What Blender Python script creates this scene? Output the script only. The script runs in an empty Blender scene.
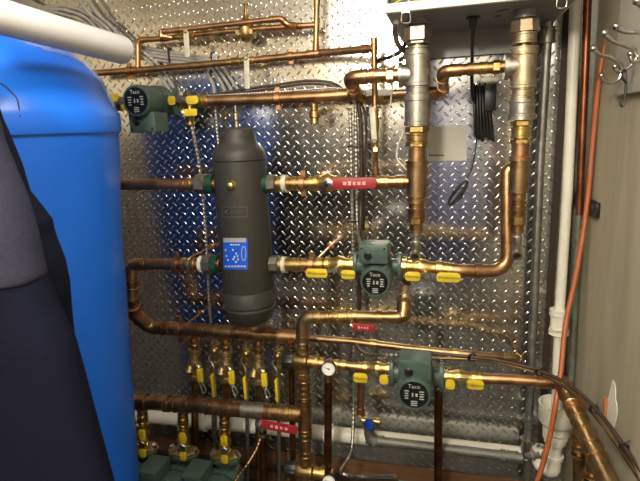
import bpy, bmesh, math, random
from mathutils import Vector, Matrix, noise
random.seed(4)
PI = math.pi
scene = bpy.context.scene
COL = scene.collection

# ------------------------------------------------------------------ camera
F, DIST, CZ = 500.0, 1.8, 1.5
dn = Vector((96, 2260, 500)).normalized()          # world down, in camera axes (right, down, forward)
nn = Vector((128, -110, 500)); nn = (nn - dn * nn.dot(dn)).normalized()   # into the back wall
zz = -dn
xx = nn.cross(zz); xx.normalize()
if xx.x < 0: xx = -xx
CAM = Vector((0, -DIST, CZ))
def to_world(c):
    return Vector((c.dot(xx), c.dot(nn), c.dot(zz)))
def ray(px, py):
    return to_world(Vector((px - 320.0, py - 240.5, F)))
def K(px, py, off):
    """metres covered by one photo pixel on the plane `off` metres in front of the back wall"""
    return (DIST - off) / ray(px, py).y
def W(px, py, off):
    return CAM + ray(px, py) * K(px, py, off)
def proj(v):
    d = v - CAM
    c = xx * d.x + nn * d.y + zz * d.z
    return (320 + F * c.x / c.z, 240.5 + F * c.y / c.z)

cd = bpy.data.cameras.new('camera'); cam = bpy.data.objects.new('camera', cd); COL.objects.link(cam)
cd.sensor_fit = 'HORIZONTAL'; cd.sensor_width = 36; cd.lens = F * 36 / 640; cd.clip_start = 0.02
r_, u_, b_ = to_world(Vector((1, 0, 0))), to_world(Vector((0, -1, 0))), to_world(Vector((0, 0, -1)))
cam.matrix_world = Matrix(((r_.x, u_.x, b_.x, CAM.x), (r_.y, u_.y, b_.y, CAM.y), (r_.z, u_.z, b_.z, CAM.z), (0, 0, 0, 1)))
scene.camera = cam
XC = W(577, 300, 0).x                                # right-hand corner of the room
NV = Vector((0, -1, 0)); XV = Vector((1, 0, 0)); ZV = Vector((0, 0, 1))

# ------------------------------------------------------------------ materials
MATS = {}
def mat(name, col, rough=0.5, metal=0.0, var=0.25, scale=30, bump=0.0, col2=None, spec=0.5, rvar=0.15, stretch=None, trans=0, alpha=1, sheen=0):
    m = bpy.data.materials.new(name); m.use_nodes = True
    nt = m.node_tree; N = nt.nodes; L = nt.links
    bs = N['Principled BSDF']
    tc = N.new('ShaderNodeTexCoord'); mp = N.new('ShaderNodeMapping')
    L.new(tc.outputs['Object'], mp.inputs[0])
    if stretch: mp.inputs['Scale'].default_value = stretch
    nz = N.new('ShaderNodeTexNoise'); nz.inputs['Scale'].default_value = scale; nz.inputs['Detail'].default_value = 5
    L.new(mp.outputs[0], nz.inputs['Vector'])
    rp = N.new('ShaderNodeValToRGB')
    c2 = col2 or tuple(max(0, c * (1 - var)) for c in col)
    rp.color_ramp.elements[0].position = .32; rp.color_ramp.elements[1].position = .68
    rp.color_ramp.elements[0].color = (*c2, 1); rp.color_ramp.elements[1].color = (*col, 1)
    L.new(nz.outputs['Fac'], rp.inputs[0]); L.new(rp.outputs[0], bs.inputs['Base Color'])
    mr = N.new('ShaderNodeMapRange'); mr.inputs['To Min'].default_value = max(.03, rough - rvar); mr.inputs['To Max'].default_value = min(1, rough + rvar)
    L.new(nz.outputs['Fac'], mr.inputs['Value']); L.new(mr.outputs[0], bs.inputs['Roughness'])
    bs.inputs['Metallic'].default_value = metal
    bs.inputs['Specular IOR Level'].default_value = spec
    if trans: bs.inputs['Transmission Weight'].default_value = trans
    if alpha < 1: bs.inputs['Alpha'].default_value = alpha
    if sheen: bs.inputs['Sheen Weight'].default_value = sheen
    if bump:
        bp = N.new('ShaderNodeBump'); bp.inputs['Strength'].default_value = bump; bp.inputs['Distance'].default_value = .004
        L.new(nz.outputs['Fac'], bp.inputs['Height']); L.new(bp.outputs[0], bs.inputs['Normal'])
    MATS[name] = m
    return m
mat('copper', (.5, .3, .16), .38, 1, scale=22, col2=(.34, .185, .088), bump=.05)
mat('copper_bright', (.6, .34, .18), .38, 1, scale=22, col2=(.47, .245, .12))
mat('copper_old', (.42, .24, .12), .38, 1, scale=26, col2=(.23, .12, .055), bump=.08)
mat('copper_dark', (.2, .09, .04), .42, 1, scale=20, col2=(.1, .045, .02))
mat('bronze', (.42, .3, .165), .4, 1, scale=30, col2=(.3, .18, .08))
mat('brass', (.66, .51, .22), .32, 1, scale=40, col2=(.62, .42, .13))
mat('brass_old', (.58, .42, .18), .36, 1, scale=45, col2=(.34, .22, .08), bump=.1)
mat('cast_brass', (.54, .42, .22), .5, 1, scale=60, col2=(.3, .22, .11), bump=.3)
mat('iron', (.52, .5, .45), .45, 1, scale=50, col2=(.36, .34, .3), bump=.2)
mat('iron_stained', (.55, .5, .4), .48, 1, scale=32, col2=(.42, .29, .13), bump=.3)
mat('nut_grey', (.36, .33, .28), .42, 1, scale=60, bump=.15)
mat('galvanised', (.4, .4, .38), .5, 1, scale=40, col2=(.3, .3, .29), bump=.08)
mat('galvanised_dull', (.24, .24, .22), .6, .8, scale=40, col2=(.17, .17, .16), bump=.08)
mat('chrome', (.78, .76, .72), .22, 1, scale=20, var=.1, rvar=.05)
mat('flex_steel', (.55, .53, .5), .38, 1, scale=60, var=.35)
mat('pump_green', (.062, .105, .092), .4, 0, scale=60, col2=(.048, .084, .074), bump=.06)
mat('gasket_green', (.006, .05, .032), .4, 0, scale=40)
mat('black', (.012, .012, .012), .4, 0, scale=40)
mat('black_rubber', (.02, .02, .02), .6, 0, scale=60)
mat('nameplate', (.008, .008, .009), .3, 0, scale=40)
mat('brown_wire', (.05, .03, .02), .45, 0, scale=40)
mat('yellow', (.66, .5, .02), .5, 0, scale=40, col2=(.56, .42, .016), bump=.03)
mat('red', (.3, .013, .022), .45, 0, scale=40, col2=(.24, .01, .018))
mat('lever_white', (.62, .6, .52), .4, 0, scale=40, col2=(.5, .48, .4))
mat('pvc', (.78, .76, .68), .35, 0, scale=14, var=.1)
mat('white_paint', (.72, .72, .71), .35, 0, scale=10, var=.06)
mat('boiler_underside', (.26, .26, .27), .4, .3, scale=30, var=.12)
mat('ink_white', (.42, .42, .42), .5, 0, scale=20, var=.05)
mat('ink_pink', (.62, .34, .34), .5, 0, scale=20, var=.05)
mat('ink_dark', (.03, .03, .03), .5, 0, scale=20)
mat('ink_grey', (.07, .065, .06), .5, 0, scale=20)
mat('foam', (.036, .034, .031), .55, 0, scale=220, col2=(.022, .021, .019), bump=.12)
mat('label_blue', (.01, .09, .62), .4, 0, scale=20, var=.1)
mat('label_silver', (.4, .42, .46), .35, .3, scale=20, var=.1)
mat('barrel_blue', (.012, .17, .9), .36, 0, scale=5, col2=(.011, .155, .83), rvar=.07)
mat('tube_white', (.66, .66, .69), .42, 0, scale=8, var=.06)
mat('jacket_navy', (.006, .0075, .021), .9, 0, scale=160, col2=(.004, .005, .015), bump=.25, spec=.12)
mat('jacket_grey', (.034, .036, .066), .9, 0, scale=160, col2=(.027, .028, .052), bump=.25, spec=.15)
mat('orange_cable', (.44, .125, .045), .42, 0, scale=20, var=.15)
mat('patina', (.16, .26, .22), .55, .4, scale=25, col2=(.2, .14, .09))
mat('reddish_copper', (.36, .14, .075), .4, .9, scale=18, col2=(.24, .085, .04))
mat('cable_grey', (.36, .35, .33), .45, 0, scale=30)
mat('blue_handle', (.01, .05, .4), .4, 0, scale=30)
mat('paper', (.52, .51, .48), .5, 0, scale=10, var=.08)
mat('dial', (.8, .8, .78), .4, 0, scale=10, var=.03)
mat('wood_board', (.19, .1, .05), .6, 0, scale=9, stretch=(1, 1, 9), col2=(.11, .055, .026), bump=.1)
mat('orange_wood', (.5, .2, .07), .6, 0, scale=30)
mat('plaster_white', (.78, .75, .68), .8, 0, scale=40, var=.1, bump=.2)
mat('rack_board', (.55, .53, .46), .45, 0, scale=12, var=.08)
mat('satin_nickel', (.5, .46, .42), .3, 1, scale=30, var=.15)
mat('wall_beige', (.44, .4, .3), .75, 0, scale=3.5, col2=(.33, .295, .21), stretch=(3, 3, .5), bump=.12)
mat('wall_light', (.82, .71, .52), .8, 0, scale=4, var=.12)
mat('ceiling_white', (.84, .77, .62), .8, 0, scale=4, var=.08)
mat('concrete', (.06, .055, .05), .8, 0, scale=8, var=.3)
mat('dark_panel', (.03, .024, .02), .5, 0, scale=8, var=.4)
mat('brown_panel', (.085, .066, .05), .55, 0, scale=5, stretch=(3, 3, .4), col2=(.05, .04, .032))
mat('reflection_blue', (.008, .035, .2), .4, 0, scale=8, var=.1)
mat('ledge_brown', (.045, .028, .018), .6, 0, scale=10)
# crumpled clear film
def film():
    m = bpy.data.materials.new('clear_film'); m.use_nodes = True
    nt = m.node_tree; bs = nt.nodes['Principled BSDF']
    nz = nt.nodes.new('ShaderNodeTexNoise'); nz.inputs['Scale'].default_value = 60
    mr = nt.nodes.new('ShaderNodeMapRange'); mr.inputs['To Min'].default_value = .02; mr.inputs['To Max'].default_value = .5
    nt.links.new(nz.outputs['Fac'], mr.inputs['Value']); nt.links.new(mr.outputs[0], bs.inputs['Alpha'])
    bs.inputs['Base Color'].default_value = (.45, .5, .66, 1); bs.inputs['Roughness'].default_value = .18
    MATS['clear_film'] = m
film()
# aluminium tread plate
def plate():
    m = mat('tread_plate', (.68, .69, .7), .18, 1, scale=6, col2=(.6, .61, .62), rvar=.05)
    return m
plate()

# ------------------------------------------------------------------ mesh builder
def frame_of(a):
    a = a.normalized()
    h = ZV if abs(a.z) < .9 else XV
    u = h.cross(a).normalized()
    return u, a.cross(u).normalized()
class MB:
    def __init__(s): s.v = []; s.f = []
    def tube(s, pts, r, seg=12, caps=True):
        n = len(pts); rs = r if isinstance(r, (list, tuple)) else [r] * n
        T = []
        for i in range(n):
            d = pts[min(i + 1, n - 1)] - pts[max(i - 1, 0)]
            T.append(d.normalized() if d.length > 1e-9 else (T[-1] if T else ZV))
        u, w = frame_of(T[0]); base = len(s.v)
        for i in range(n):
            if i:
                u = (u - T[i] * u.dot(T[i])).normalized(); w = T[i].cross(u)
            for k in range(seg):
                a = 2 * PI * k / seg
                s.v.append(pts[i] + (u * math.cos(a) + w * math.sin(a)) * rs[i])
        for i in range(n - 1):
            for k in range(seg):
                k2 = (k + 1) % seg
                s.f.append((base + i * seg + k, base + i * seg + k2, base + (i + 1) * seg + k2, base + (i + 1) * seg + k))
        if caps:
            s.f.append(tuple(base + k for k in range(seg))[::-1])
            s.f.append(tuple(base + (n - 1) * seg + k for k in range(seg)))
        return s
    def lathe(s, o, a, prof, seg=24, caps=True):
        a = a.normalized()
        u, w = frame_of(a); base = len(s.v)
        for t, r in prof:
            for k in range(seg):
                g = 2 * PI * (k + .5) / seg
                s.v.append(o + a * t + (u * math.cos(g) + w * math.sin(g)) * max(r, 1e-5))
        n = len(prof)
        for i in range(n - 1):
            for k in range(seg):
                k2 = (k + 1) % seg
                s.f.append((base + i * seg + k, base + i * seg + k2, base + (i + 1) * seg + k2, base + (i + 1) * seg + k))
        if caps:
            s.f.append(tuple(base + k for k in range(seg))[::-1])
            s.f.append(tuple(base + (n - 1) * seg + k for k in range(seg)))
        return s
    def box(s, c, ax, ay, az):
        """half-extent vectors"""
        b = len(s.v)
        for i in (-1, 1):
            for j in (-1, 1):
                for k in (-1, 1):
                    s.v.append(c + ax * i + ay * j + az * k)
        fl = [(0, 1, 3, 2), (4, 6, 7, 5), (0, 4, 5, 1), (2, 3, 7, 6), (0, 2, 6, 4), (1, 5, 7, 3)]
        if ax.cross(ay).dot(az) < 0: fl = [f[::-1] for f in fl]
        s.f += [tuple(b + i for i in f) for f in fl]
        return s
    def prism(s, c, u, v, n, outline, h):
        """outline in (u, v), extruded from c by +n*h"""
        b = len(s.v); k = len(outline)
        for q in (0, 1):
            for x, y in outline: s.v.append(c + u * x + v * y + n * (h * q))
        s.f.append(tuple(b + i for i in range(k))[::-1]); s.f.append(tuple(b + k + i for i in range(k)))
        for i in range(k):
            j = (i + 1) % k; s.f.append((b + i, b + j, b + k + j, b + k + i))
        return s
    def ball(s, c, r, seg=14, rings=8, sc=(1, 1, 1)):
        b = len(s.v)
        s.v.append(c + Vector((0, 0, -r * sc[2])))
        for i in range(1, rings):
            p = -PI / 2 + PI * i / rings
            for k in range(seg):
                a = 2 * PI * k / seg
                s.v.append(c + Vector((r * sc[0] * math.cos(p) * math.cos(a), r * sc[1] * math.cos(p) * math.sin(a), r * sc[2] * math.sin(p))))
        s.v.append(c + Vector((0, 0, r * sc[2]))); top = len(s.v) - 1
        for k in range(seg):
            k2 = (k + 1) % seg
            s.f.append((b, b + 1 + k2, b + 1 + k)); s.f.append((top, top - seg + k, top - seg + k2))
            for i in range(rings - 2):
                q = b + 1 + i * seg
                s.f.append((q + k, q + k2, q + seg + k2, q + seg + k))
        return s
    def build(s, name, m, parent=None, bevel=0, origin=None, smooth=True, angle=35):
        me = bpy.data.meshes.new(name)
        if parent is None and origin is None:
            lo = [min(v[i] for v in s.v) for i in range(3)]; hi = [max(v[i] for v in s.v) for i in range(3)]
            origin = Vector(((lo[0] + hi[0]) / 2, (lo[1] + hi[1]) / 2, lo[2]))
        og = origin if parent is None else ORG[parent.name]
        me.from_pydata([tuple(v - og) for v in s.v], [], s.f)
        bm = bmesh.new(); bm.from_mesh(me)
        bmesh.ops.recalc_face_normals(bm, faces=bm.faces)
        if bevel:
            es = [e for e in bm.edges if len(e.link_faces) == 2 and e.calc_face_angle(0) > .5]
            bmesh.ops.bevel(bm, geom=es, offset=bevel, segments=2, affect='EDGES', profile=.5)
        bm.to_mesh(me); bm.free()
        if smooth:
            for p in me.polygons: p.use_smooth = True
            me.set_sharp_from_angle(angle=math.radians(angle))
        me.materials.append(MATS[m])
        o = bpy.data.objects.new(name, me); COL.objects.link(o)
        if parent is None: o.location = og
        else: o.parent = parent
        ORG[o.name] = og.copy()
        return o
ORG = {}
def tag(o, label, cat, group=None):
    o['label'] = label; o['category'] = cat
    if group: o['group'] = group
    return o
def thing(name, label, cat, loc, group=None):
    o = bpy.data.objects.new(name, None); COL.objects.link(o); o.location = loc; o.empty_display_size = .05
    ORG[o.name] = loc.copy()
    return tag(o, label, cat, group)
def structure(name, mb, m, **k):
    o = mb.build(name, m, **k); o['kind'] = 'structure'; return o

def spline(P, n=8):
    out = []
    for i in range(len(P) - 1):
        p0, p1, p2, p3 = P[max(i - 1, 0)], P[i], P[i + 1], P[min(i + 2, len(P) - 1)]
        for k in range(n):
            t = k / n
            out.append(.5 * ((2 * p1) + (p2 - p0) * t + (2 * p0 - 5 * p1 + 4 * p2 - p3) * t * t + (3 * p1 - p0 - 3 * p2 + p3) * t ** 3))
    out.append(P[-1]); return out
def fillet(P, rad, n=8):
    """rounded path and the list of rounded corners"""
    path = [P[0]]; arcs = []
    for i in range(1, len(P) - 1):
        d1 = (P[i - 1] - P[i]); d2 = (P[i + 1] - P[i])
        l1, l2 = d1.length, d2.length
        d1.normalize(); d2.normalize()
        ang = PI - d1.angle(d2)
        if ang < .12: path.append(P[i]); continue
        cut = min(rad * math.tan(ang / 2), .46 * l1, .46 * l2)
        a, b = P[i] + d1 * cut, P[i] + d2 * cut
        arc = []
        for k in range(n + 1):
            t = k / n
            q = a * (1 - t) ** 2 + P[i] * 2 * t * (1 - t) + b * t * t
            m_ = (a + b) / 2
            arc.append(q + (P[i] - m_) * (.10 * 4 * t * (1 - t)) * .6)
        path += arc; arcs.append((arc, d1, d2, ang))
    path.append(P[-1]); return path, arcs
def socket_profile(L, r, rr):
    h = L / 2; b = min(.18 * L, .25 * r)
    return [(-h, r), (-h, rr * 1.06), (-h + b, rr * 1.06), (-h + b * 1.3, rr), (h - b * 1.3, rr), (h - b, rr * 1.06), (h, rr * 1.06), (h, r)]
FIT = {  # part name, radius factor, material, segments
    'c': ('coupling', 1.14, 'copper', 20), 'cb': ('coupling', 1.14, 'copper_bright', 20), 'co': ('coupling', 1.14, 'copper_old', 20),
    'b': ('brass_adapter', 1.25, 'brass', 20), 'bo': ('brass_adapter', 1.25, 'brass_old', 20), 'z': ('bronze_coupling', 1.2, 'bronze', 20),
    'h': ('hex_nut', 1.45, 'brass', 6), 'ho': ('hex_nut', 1.45, 'brass_old', 6), 'n': ('union_nut', 1.7, 'nut_grey', 8), 'i': ('iron_fitting', 1.3, 'iron', 24),
    'is': ('iron_fitting', 1.3, 'iron_stained', 24), 'w': ('tape_ring', 1.2, 'lever_white', 20), 'k': ('gasket_collar', 1.4, 'gasket_green', 24),
    'g': ('coupling', 1.2, 'galvanised', 20), 'p': ('coupling', 1.3, 'pvc', 24), 'hn': ('union_nut', 1.5, 'iron', 6), 'his': ('union_nut', 1.5, 'iron_stained', 8)}
def locate(path, px, py):
    best = None
    for i in range(len(path) - 1):
        for k in range(21):
            q = path[i].lerp(path[i + 1], k / 20); x, y = proj(q)
            d = (x - px) ** 2 + (y - py) ** 2
            if best is None or d < best[0]: best = (d, q, (path[i + 1] - path[i]).normalized())
    return best[1], best[2]
def pxm(v):
    """metres per photo pixel at a point"""
    d = v - CAM
    return (nn * d.y + xx * d.x + zz * d.z).z / F
def fit(t, path, kind, px, py, L, D=None, dia_m=None, m=None):
    name, rf, mt, seg = FIT[kind]
    q, a = locate(path, px, py); k = pxm(q)
    rr = D * k / 2 if D else rf * dia_m / 2
    hex_ = seg <= 8
    mb = MB()
    if hex_:
        h = L * k / 2; mb.lathe(q, a, [(-h, rr * .86), (-h * .8, rr), (h * .8, rr), (h, rr * .86)], seg)
    else:
        mb.lathe(q, a, socket_profile(L * k, rr * .8, rr), seg)
    return mb.build(name, m or mt, t)
def run(label, pts, dia, m='copper', fits=(), name='copper_pipe', cat='pipe', group=None, bend=1.5, elbow=True, elbow_mat=None, ref=0, seg=18):
    P = [W(*p) for p in pts]; r = dia / 2 * K(*pts[ref])
    t = thing(name, label, cat, P[0].copy(), group)
    path, arcs = fillet(P, bend * 2 * r)
    MB().tube(path, r, seg).build('pipe', m, t)
    if elbow:
        for arc, d1, d2, ang in arcs:
            ex = r * 1.1
            pp = [arc[0] + d1 * ex] + arc + [arc[-1] + d2 * ex]
            mb = MB().tube(pp, r * 1.13, seg)
            mb.lathe(pp[0], -d1, [(-r * .12, r), (-r * .12, r * 1.22), (r * .2, r * 1.22), (r * .2, r)], seg)
            mb.lathe(pp[-1], d2, [(-r * .2, r), (-r * .2, r * 1.22), (r * .12, r * 1.22), (r * .12, r)], seg)
            mb.build('elbow', elbow_mat or m, t)
    for f in fits:
        kind, px, py, L = f[:4]; D = f[4] if len(f) > 4 else None
        fit(t, path, kind, px, py, L, D, 2 * r, f[5] if len(f) > 5 else None)
    return t, path, r
def tee_branch(t, a, b, D, m, name='tee_branch'):
    A, B = W(*a), W(*b); r = D / 2 * K(*a); L = (B - A).length
    return MB().lathe(A, B - A, [(0, r), (L * .75, r), (L * .75, r * 1.18), (L, r * 1.18), (L, r * .8)], 22).build(name, m, t)

def cable(label, pts, dia, m, name='cable', cat='cable', group=None, ribs=False, seg=8, n=10):
    P = spline([W(*p) for p in pts], n); r = dia / 2 * K(*pts[0])
    if ribs:
        Q = [P[0]]; acc = 0; step = r * .55
        for i in range(len(P) - 1):
            d = P[i + 1] - P[i]; l = d.length; s = step - acc
            while s < l: Q.append(P[i] + d * (s / l)); s += step
            acc = (acc + l) % step
        if len(Q) < 4: Q = P
        rs = [r * (1.0 if i % 4 < 2 else .78) for i in range(len(Q))]
        mb = MB().tube(Q, rs, seg)
    else:
        mb = MB().tube(P, r, seg)
    return tag(mb.build(name, m, angle=60), label, cat, group)

def rounded(w, h, r, n=5):
    out = []
    for cx, cy, a0 in ((w - r, h - r, 0), (-w + r, h - r, 90), (-w + r, -h + r, 180), (w - r, -h + r, 270)):
        for k in range(n + 1):
            a = math.radians(a0 + 90 * k / n); out.append((cx + r * math.cos(a), cy + r * math.sin(a)))
    return out
def bar(p, q, w, th, nrm=NV, rnd=.98):
    """flat rounded bar from p to q, width w, thickness th"""
    a = (q - p); L = a.length / 2; a.normalize(); n = (nrm - a * nrm.dot(a)).normalized(); v = n.cross(a)
    return MB().prism((p + q) / 2 - n * (th / 2), a, v, n, rounded(L, w / 2, w / 2 * rnd), th)
def text(s, c, u, v, size, m, parent, name='lettering', thick=.0006):
    cu = bpy.data.curves.new('t', 'FONT'); cu.body = s; cu.size = 1; cu.align_x = 'CENTER'; cu.align_y = 'CENTER'; cu.resolution_u = 2
    o = bpy.data.objects.new('t', cu); COL.objects.link(o)
    me = bpy.data.meshes.new_from_object(o.evaluated_get(bpy.context.evaluated_depsgraph_get()))
    mb = MB(); n = u.cross(v)
    for vv in me.vertices: mb.v.append(c + u * (vv.co.x * size) + v * (vv.co.y * size) + n * thick)
    mb.f = [tuple(p.vertices) for p in me.polygons]
    bpy.data.objects.remove(o); bpy.data.curves.remove(cu); bpy.data.meshes.remove(me)
    return mb.build(name, m, parent, smooth=False)

# ------------------------------------------------------------------ valves, pumps, clamps
def valve_body(mb, A, B, r, seg=24):
    a = B - A; L = a.length
    mb.lathe(A, a, [(0, r * .8), (0, r), (L * .14, r), (L * .16, r * .82), (L * .3, r * .86), (L * .42, r * 1.08), (L * .58, r * 1.08),
                    (L * .7, r * .86), (L * .84, r * .82), (L * .86, r), (L, r), (L, r * .8)], seg)
    return mb
def iso_valve(label, a, b, off, dia, hub, grips, group='isolation valves with yellow levers', mark=True):
    """ball valve on a pump flange: brass body, grey hub, a lever with two yellow grips"""
    A, B = W(*a, off), W(*b, off); r = dia / 2 * K(*a, off)
    t = thing('isolation_valve', label, 'valve', (A + B) / 2, group)
    valve_body(MB(), A, B, r).build('valve_body', 'brass', t)
    ho = off + r * 1.9; k = K(*hub, ho)
    H = W(*hub, ho); C = (A + B) / 2
    st = W(*hub, off + r * .4)
    mb = MB().lathe(st, H - st, [(0, r * .5), ((H - st).length, r * .42)], 14)
    mb.build('stem', 'brass', t)
    nb = MB().lathe(H, NV, [(-.004, 4.2 * k), (.004, 4.2 * k), (.007, 3.4 * k)], 6); nb.build('hub_nut', 'nut_grey', t)
    g0 = W((grips[0][0] + grips[0][2]) / 2, (grips[0][1] + grips[0][3]) / 2, ho); g1 = W((grips[1][0] + grips[1][2]) / 2, (grips[1][1] + grips[1][3]) / 2, ho)
    hb = bar(g0, H, 4.5 * k, .003); hb2 = bar(H, g1, 4.5 * k, .003)
    o = len(hb.v); hb.v += hb2.v; hb.f += [tuple(i + o for i in f) for f in hb2.f]
    hb.build('lever', 'nut_grey', t)
    for i, (x0, y0, x1, y1) in enumerate(grips):
        p, q = W((x0 + x1) / 2, (y0 + y1) / 2, ho), None
        w, h = abs(x1 - x0) / 2 * k, abs(y1 - y0) / 2 * k
        g = MB().prism(p - NV * .003, XV, ZV, NV, rounded(w, h, min(w, h) * .75), .008)
        go = g.build('yellow_grip', 'yellow', t, bevel=.0012)
        go['label'] = 'yellow vinyl lever grip'
        if mark and w > 6 * k: text('Webstone', p + NV * .0056, XV, ZV, h * 1.0, 'ink_dark', go)
    return t
def lever_valve(label, a, b, off, dia, lever, lw, m, group=None, body='brass', loff=.035, tilt=0, marks=0, name='ball_valve', nutpos=None):
    """straight ball valve; lever = two photo points"""
    A, B = W(*a, off), W(*b, off); r = dia / 2 * K(*a, off)
    t = thing(name, label, 'valve', (A + B) / 2, group)
    valve_body(MB(), A, B, r).build('valve_body', body, t)
    C = (A + B) / 2
    p, q = W(*lever[0], off + loff), W(*lever[1], off + loff + tilt)
    k = K(*lever[0], off + loff)
    MB().lathe(C, p - C, [(0, r * .55), ((p - C).length, r * .4)], 12).build('stem', body, t)
    lv = bar(p, q, lw * k, .005, rnd=.5).build('lever', m, t, bevel=.001)
    MB().lathe(p, NV, [(-.003, lw * k * .45), (.006, lw * k * .45), (.008, lw * k * .3)], 6).build('lever_nut', 'chrome', t)
    if marks:
        ax = (q - p).normalized(); n = NV; v = n.cross(ax)
        mm = MB(); L = (q - p).length
        for i in range(marks):
            f = .34 + .5 * i / marks; w_ = random.uniform(.12, .19) * L / marks
            mm.box(p + (q - p) * f + n * .0032, ax * w_, v * (lw * k * random.uniform(.12, .2)), n * .0003)
        mm.build('printed_marks', 'ink_pink', lv, smooth=False)
    return t
def pump(label, a, b, off, boxdir, group='green circulator pumps', face=True, stretch=1.0, drop=0, bshift=0, bsize=1.0, boff=.064):
    A, B = W(*a, off), W(*b, off); ax = (B - A); Lf = ax.length; ax.normalize(); s = Lf / .162 * stretch; C = (A + B) / 2
    n = (NV - ax * NV.dot(ax)).normalized(); bd = boxdir
    t = thing('circulator_pump', label, 'pump', C.copy(), group)
    mb = MB().lathe(C, n, [(-.034 * s, .03 * s), (-.034 * s, .046 * s), (-.02 * s, .053 * s), (.02 * s, .053 * s), (.028 * s, .05 * s), (.036 * s, .05 * s)], 28)
    mb.lathe(A, ax, [(0, .024 * s), (Lf * .3, .026 * s), (Lf * .5, .034 * s)], 18); mb.lathe(B, -ax, [(0, .024 * s), (Lf * .3, .026 * s), (Lf * .5, .034 * s)], 18)
    mb.build('volute', 'pump_green', t)
    for E, d in ((A, ax), (B, -ax)):
        out = [(.047 * s * math.cos(g), .03 * s * math.sin(g)) for g in [2 * PI * k / 20 for k in range(20)]]
        fo = MB().prism(E, bd, d.cross(bd), d, out, .013 * s).build('flange', 'pump_green', t, bevel=.001)
        for q in (-1, 1):
            bo = MB(); bo.lathe(E + bd * (q * .037 * s), d, [(-.018 * s, .0065 * s), (-.012 * s, .0065 * s), (-.012 * s, .004 * s), (.014 * s, .004 * s), (.014 * s, .007 * s), (.021 * s, .007 * s)], 6)
            bo.build('bolt', 'chrome', fo)
    fins = [(.036 * s, .044 * s), (.042 * s, .044 * s), (.044 * s, .05 * s), (.112 * s, .049 * s), (.12 * s, .0475 * s), (.124 * s, .044 * s), (.124 * s, .041 * s), (.1215 * s, .04 * s)]
    CM = C - bd * (drop * s) + XV * (drop * .35 * s)
    mo = MB().lathe(CM, n, fins, 36).build('motor_housing', 'pump_green', t)
    if face:
        fp = MB().lathe(CM, n, [(.117 * s, .0398 * s), (.1226 * s, .0398 * s)], 36).build('nameplate', 'nameplate', mo)
        u = XV; v = n.cross(u); fc = CM + n * .1229 * s
        mk = MB()
        for sx in (-1, 1):
            for j in range(4):
                mk.box(fc + u * (sx * .021 * s) + v * ((j - 1.5) * .0075 * s), u * (random.uniform(.003, .007) * s), v * (.0016 * s), n * .0002)
        for j in range(3): mk.box(fc + v * ((-.02 - j * .006) * s), u * (.009 * s), v * (.0014 * s), n * .0002)
        mk.box(fc + u * (-.004 * s), u * (.002 * s), v * (.006 * s), n * .0002); mk.box(fc + u * (.007 * s), u * (.003 * s), v * (.005 * s), n * .0002)
        mk.build('printed_marks', 'ink_white', mo, smooth=False)
        text('Taco', fc + v * .026 * s, u, v, .017 * s, 'ink_white', mo)
    bc = C + bd * (boff * s) + n * (.064 * s) - ax * (bshift * s)
    w = bd.cross(n)
    bx = MB().box(bc, w * (.046 * s), bd * (.031 * s * bsize), n * (.04 * s)).build('terminal_box', 'pump_green', t, bevel=.0045 * s)
    kn = MB().lathe(bc + n * (.04 * s) + w * (.016 * s * (1 if w.x < 0 else -1)) - bd * .004 * s, n, [(-.004 * s, .013 * s), (.002 * s, .013 * s), (.004 * s, .009 * s), (.012 * s, .006 * s)], 16)
    kn.build('wire_grommet', 'black', bx)
    for q in (-1, 1):
        sc = MB(); sc.lathe(bc + n * (.04 * s) + w * (.036 * s * q) + bd * .02 * s, n, [(-.001, .004 * s), (.002 * s, .004 * s)], 10)
        sc.build('screw', 'chrome', bx)
    return t, C, s
def clamp(label, px, py, off, D, axis=XV, group='copper pipe hangers'):
    c = W(px, py, off); k = K(px, py, off); r = D / 2 * k
    t = thing('pipe_hanger', label, 'pipe hanger', Vector((c.x, 0, c.z)), group)
    MB().lathe(c, axis, [(-2.2 * k, r * 1.0), (-2.2 * k, r * 1.22), (2.2 * k, r * 1.22), (2.2 * k, r * 1.0), (-2.2 * k, r * 1.0)], 22, caps=False).build('ring', 'copper_bright', t)
    for q in (-1, 1):
        e = MB(); e.box(c + ZV * (q * r * 1.55), XV * (2.2 * k), NV * (r * .25), ZV * (r * .4))
        e.build('ear', 'copper_bright', t)
    MB().tube([c - NV * r, Vector((c.x, -.002, c.z))], .004, 8).build('rod', 'copper_bright', t)
    MB().lathe(Vector((c.x, 0, c.z)), NV, [(.001, .014), (.004, .014), (.006, .007)], 16).build('wall_flange', 'copper_bright', t)
    return t
# ------------------------------------------------------------------ room shell
XL, YF, ZC = -2.35, -3.7, 2.38
ZB = W(330, 456, 0).z                                # lower edge of the tread plate
def slab(c0, c1):
    c = (Vector(c0) + Vector(c1)) / 2; h = (Vector(c1) - Vector(c0)) / 2
    return MB().box(c, Vector((h.x, 0, 0)), Vector((0, h.y, 0)), Vector((0, 0, h.z)))
structure('floor', slab((XL - .1, YF - .1, -.1), (XC + .1, .1, 0)), 'concrete')
structure('ceiling', slab((XL - .1, YF - .1, ZC), (XC + .1, .1, ZC + .1)), 'ceiling_white')
structure('wall_left', slab((XL - .1, YF - .1, 0), (XL, .1, ZC)), 'wall_light')
structure('wall_right', slab((XC, YF - .1, 0), (XC + .1, .1, ZC)), 'wall_beige')
structure('wall_front', slab((XL, YF - .1, 0), (XC, YF, ZC)), 'wall_light')
structure('reflection_panel_front', slab((XL, YF, 0), (XC, YF + .03, 1.62)), 'dark_panel')           # unseen dark panel, added to darken the plate's lower reflections
structure('reflection_panel_left', slab((XL, YF + .03, 0), (XL + .03, -.05, 1.56)), 'brown_panel')      # unseen brown panel by the left wall, added to dim what the plate mirrors
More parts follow.
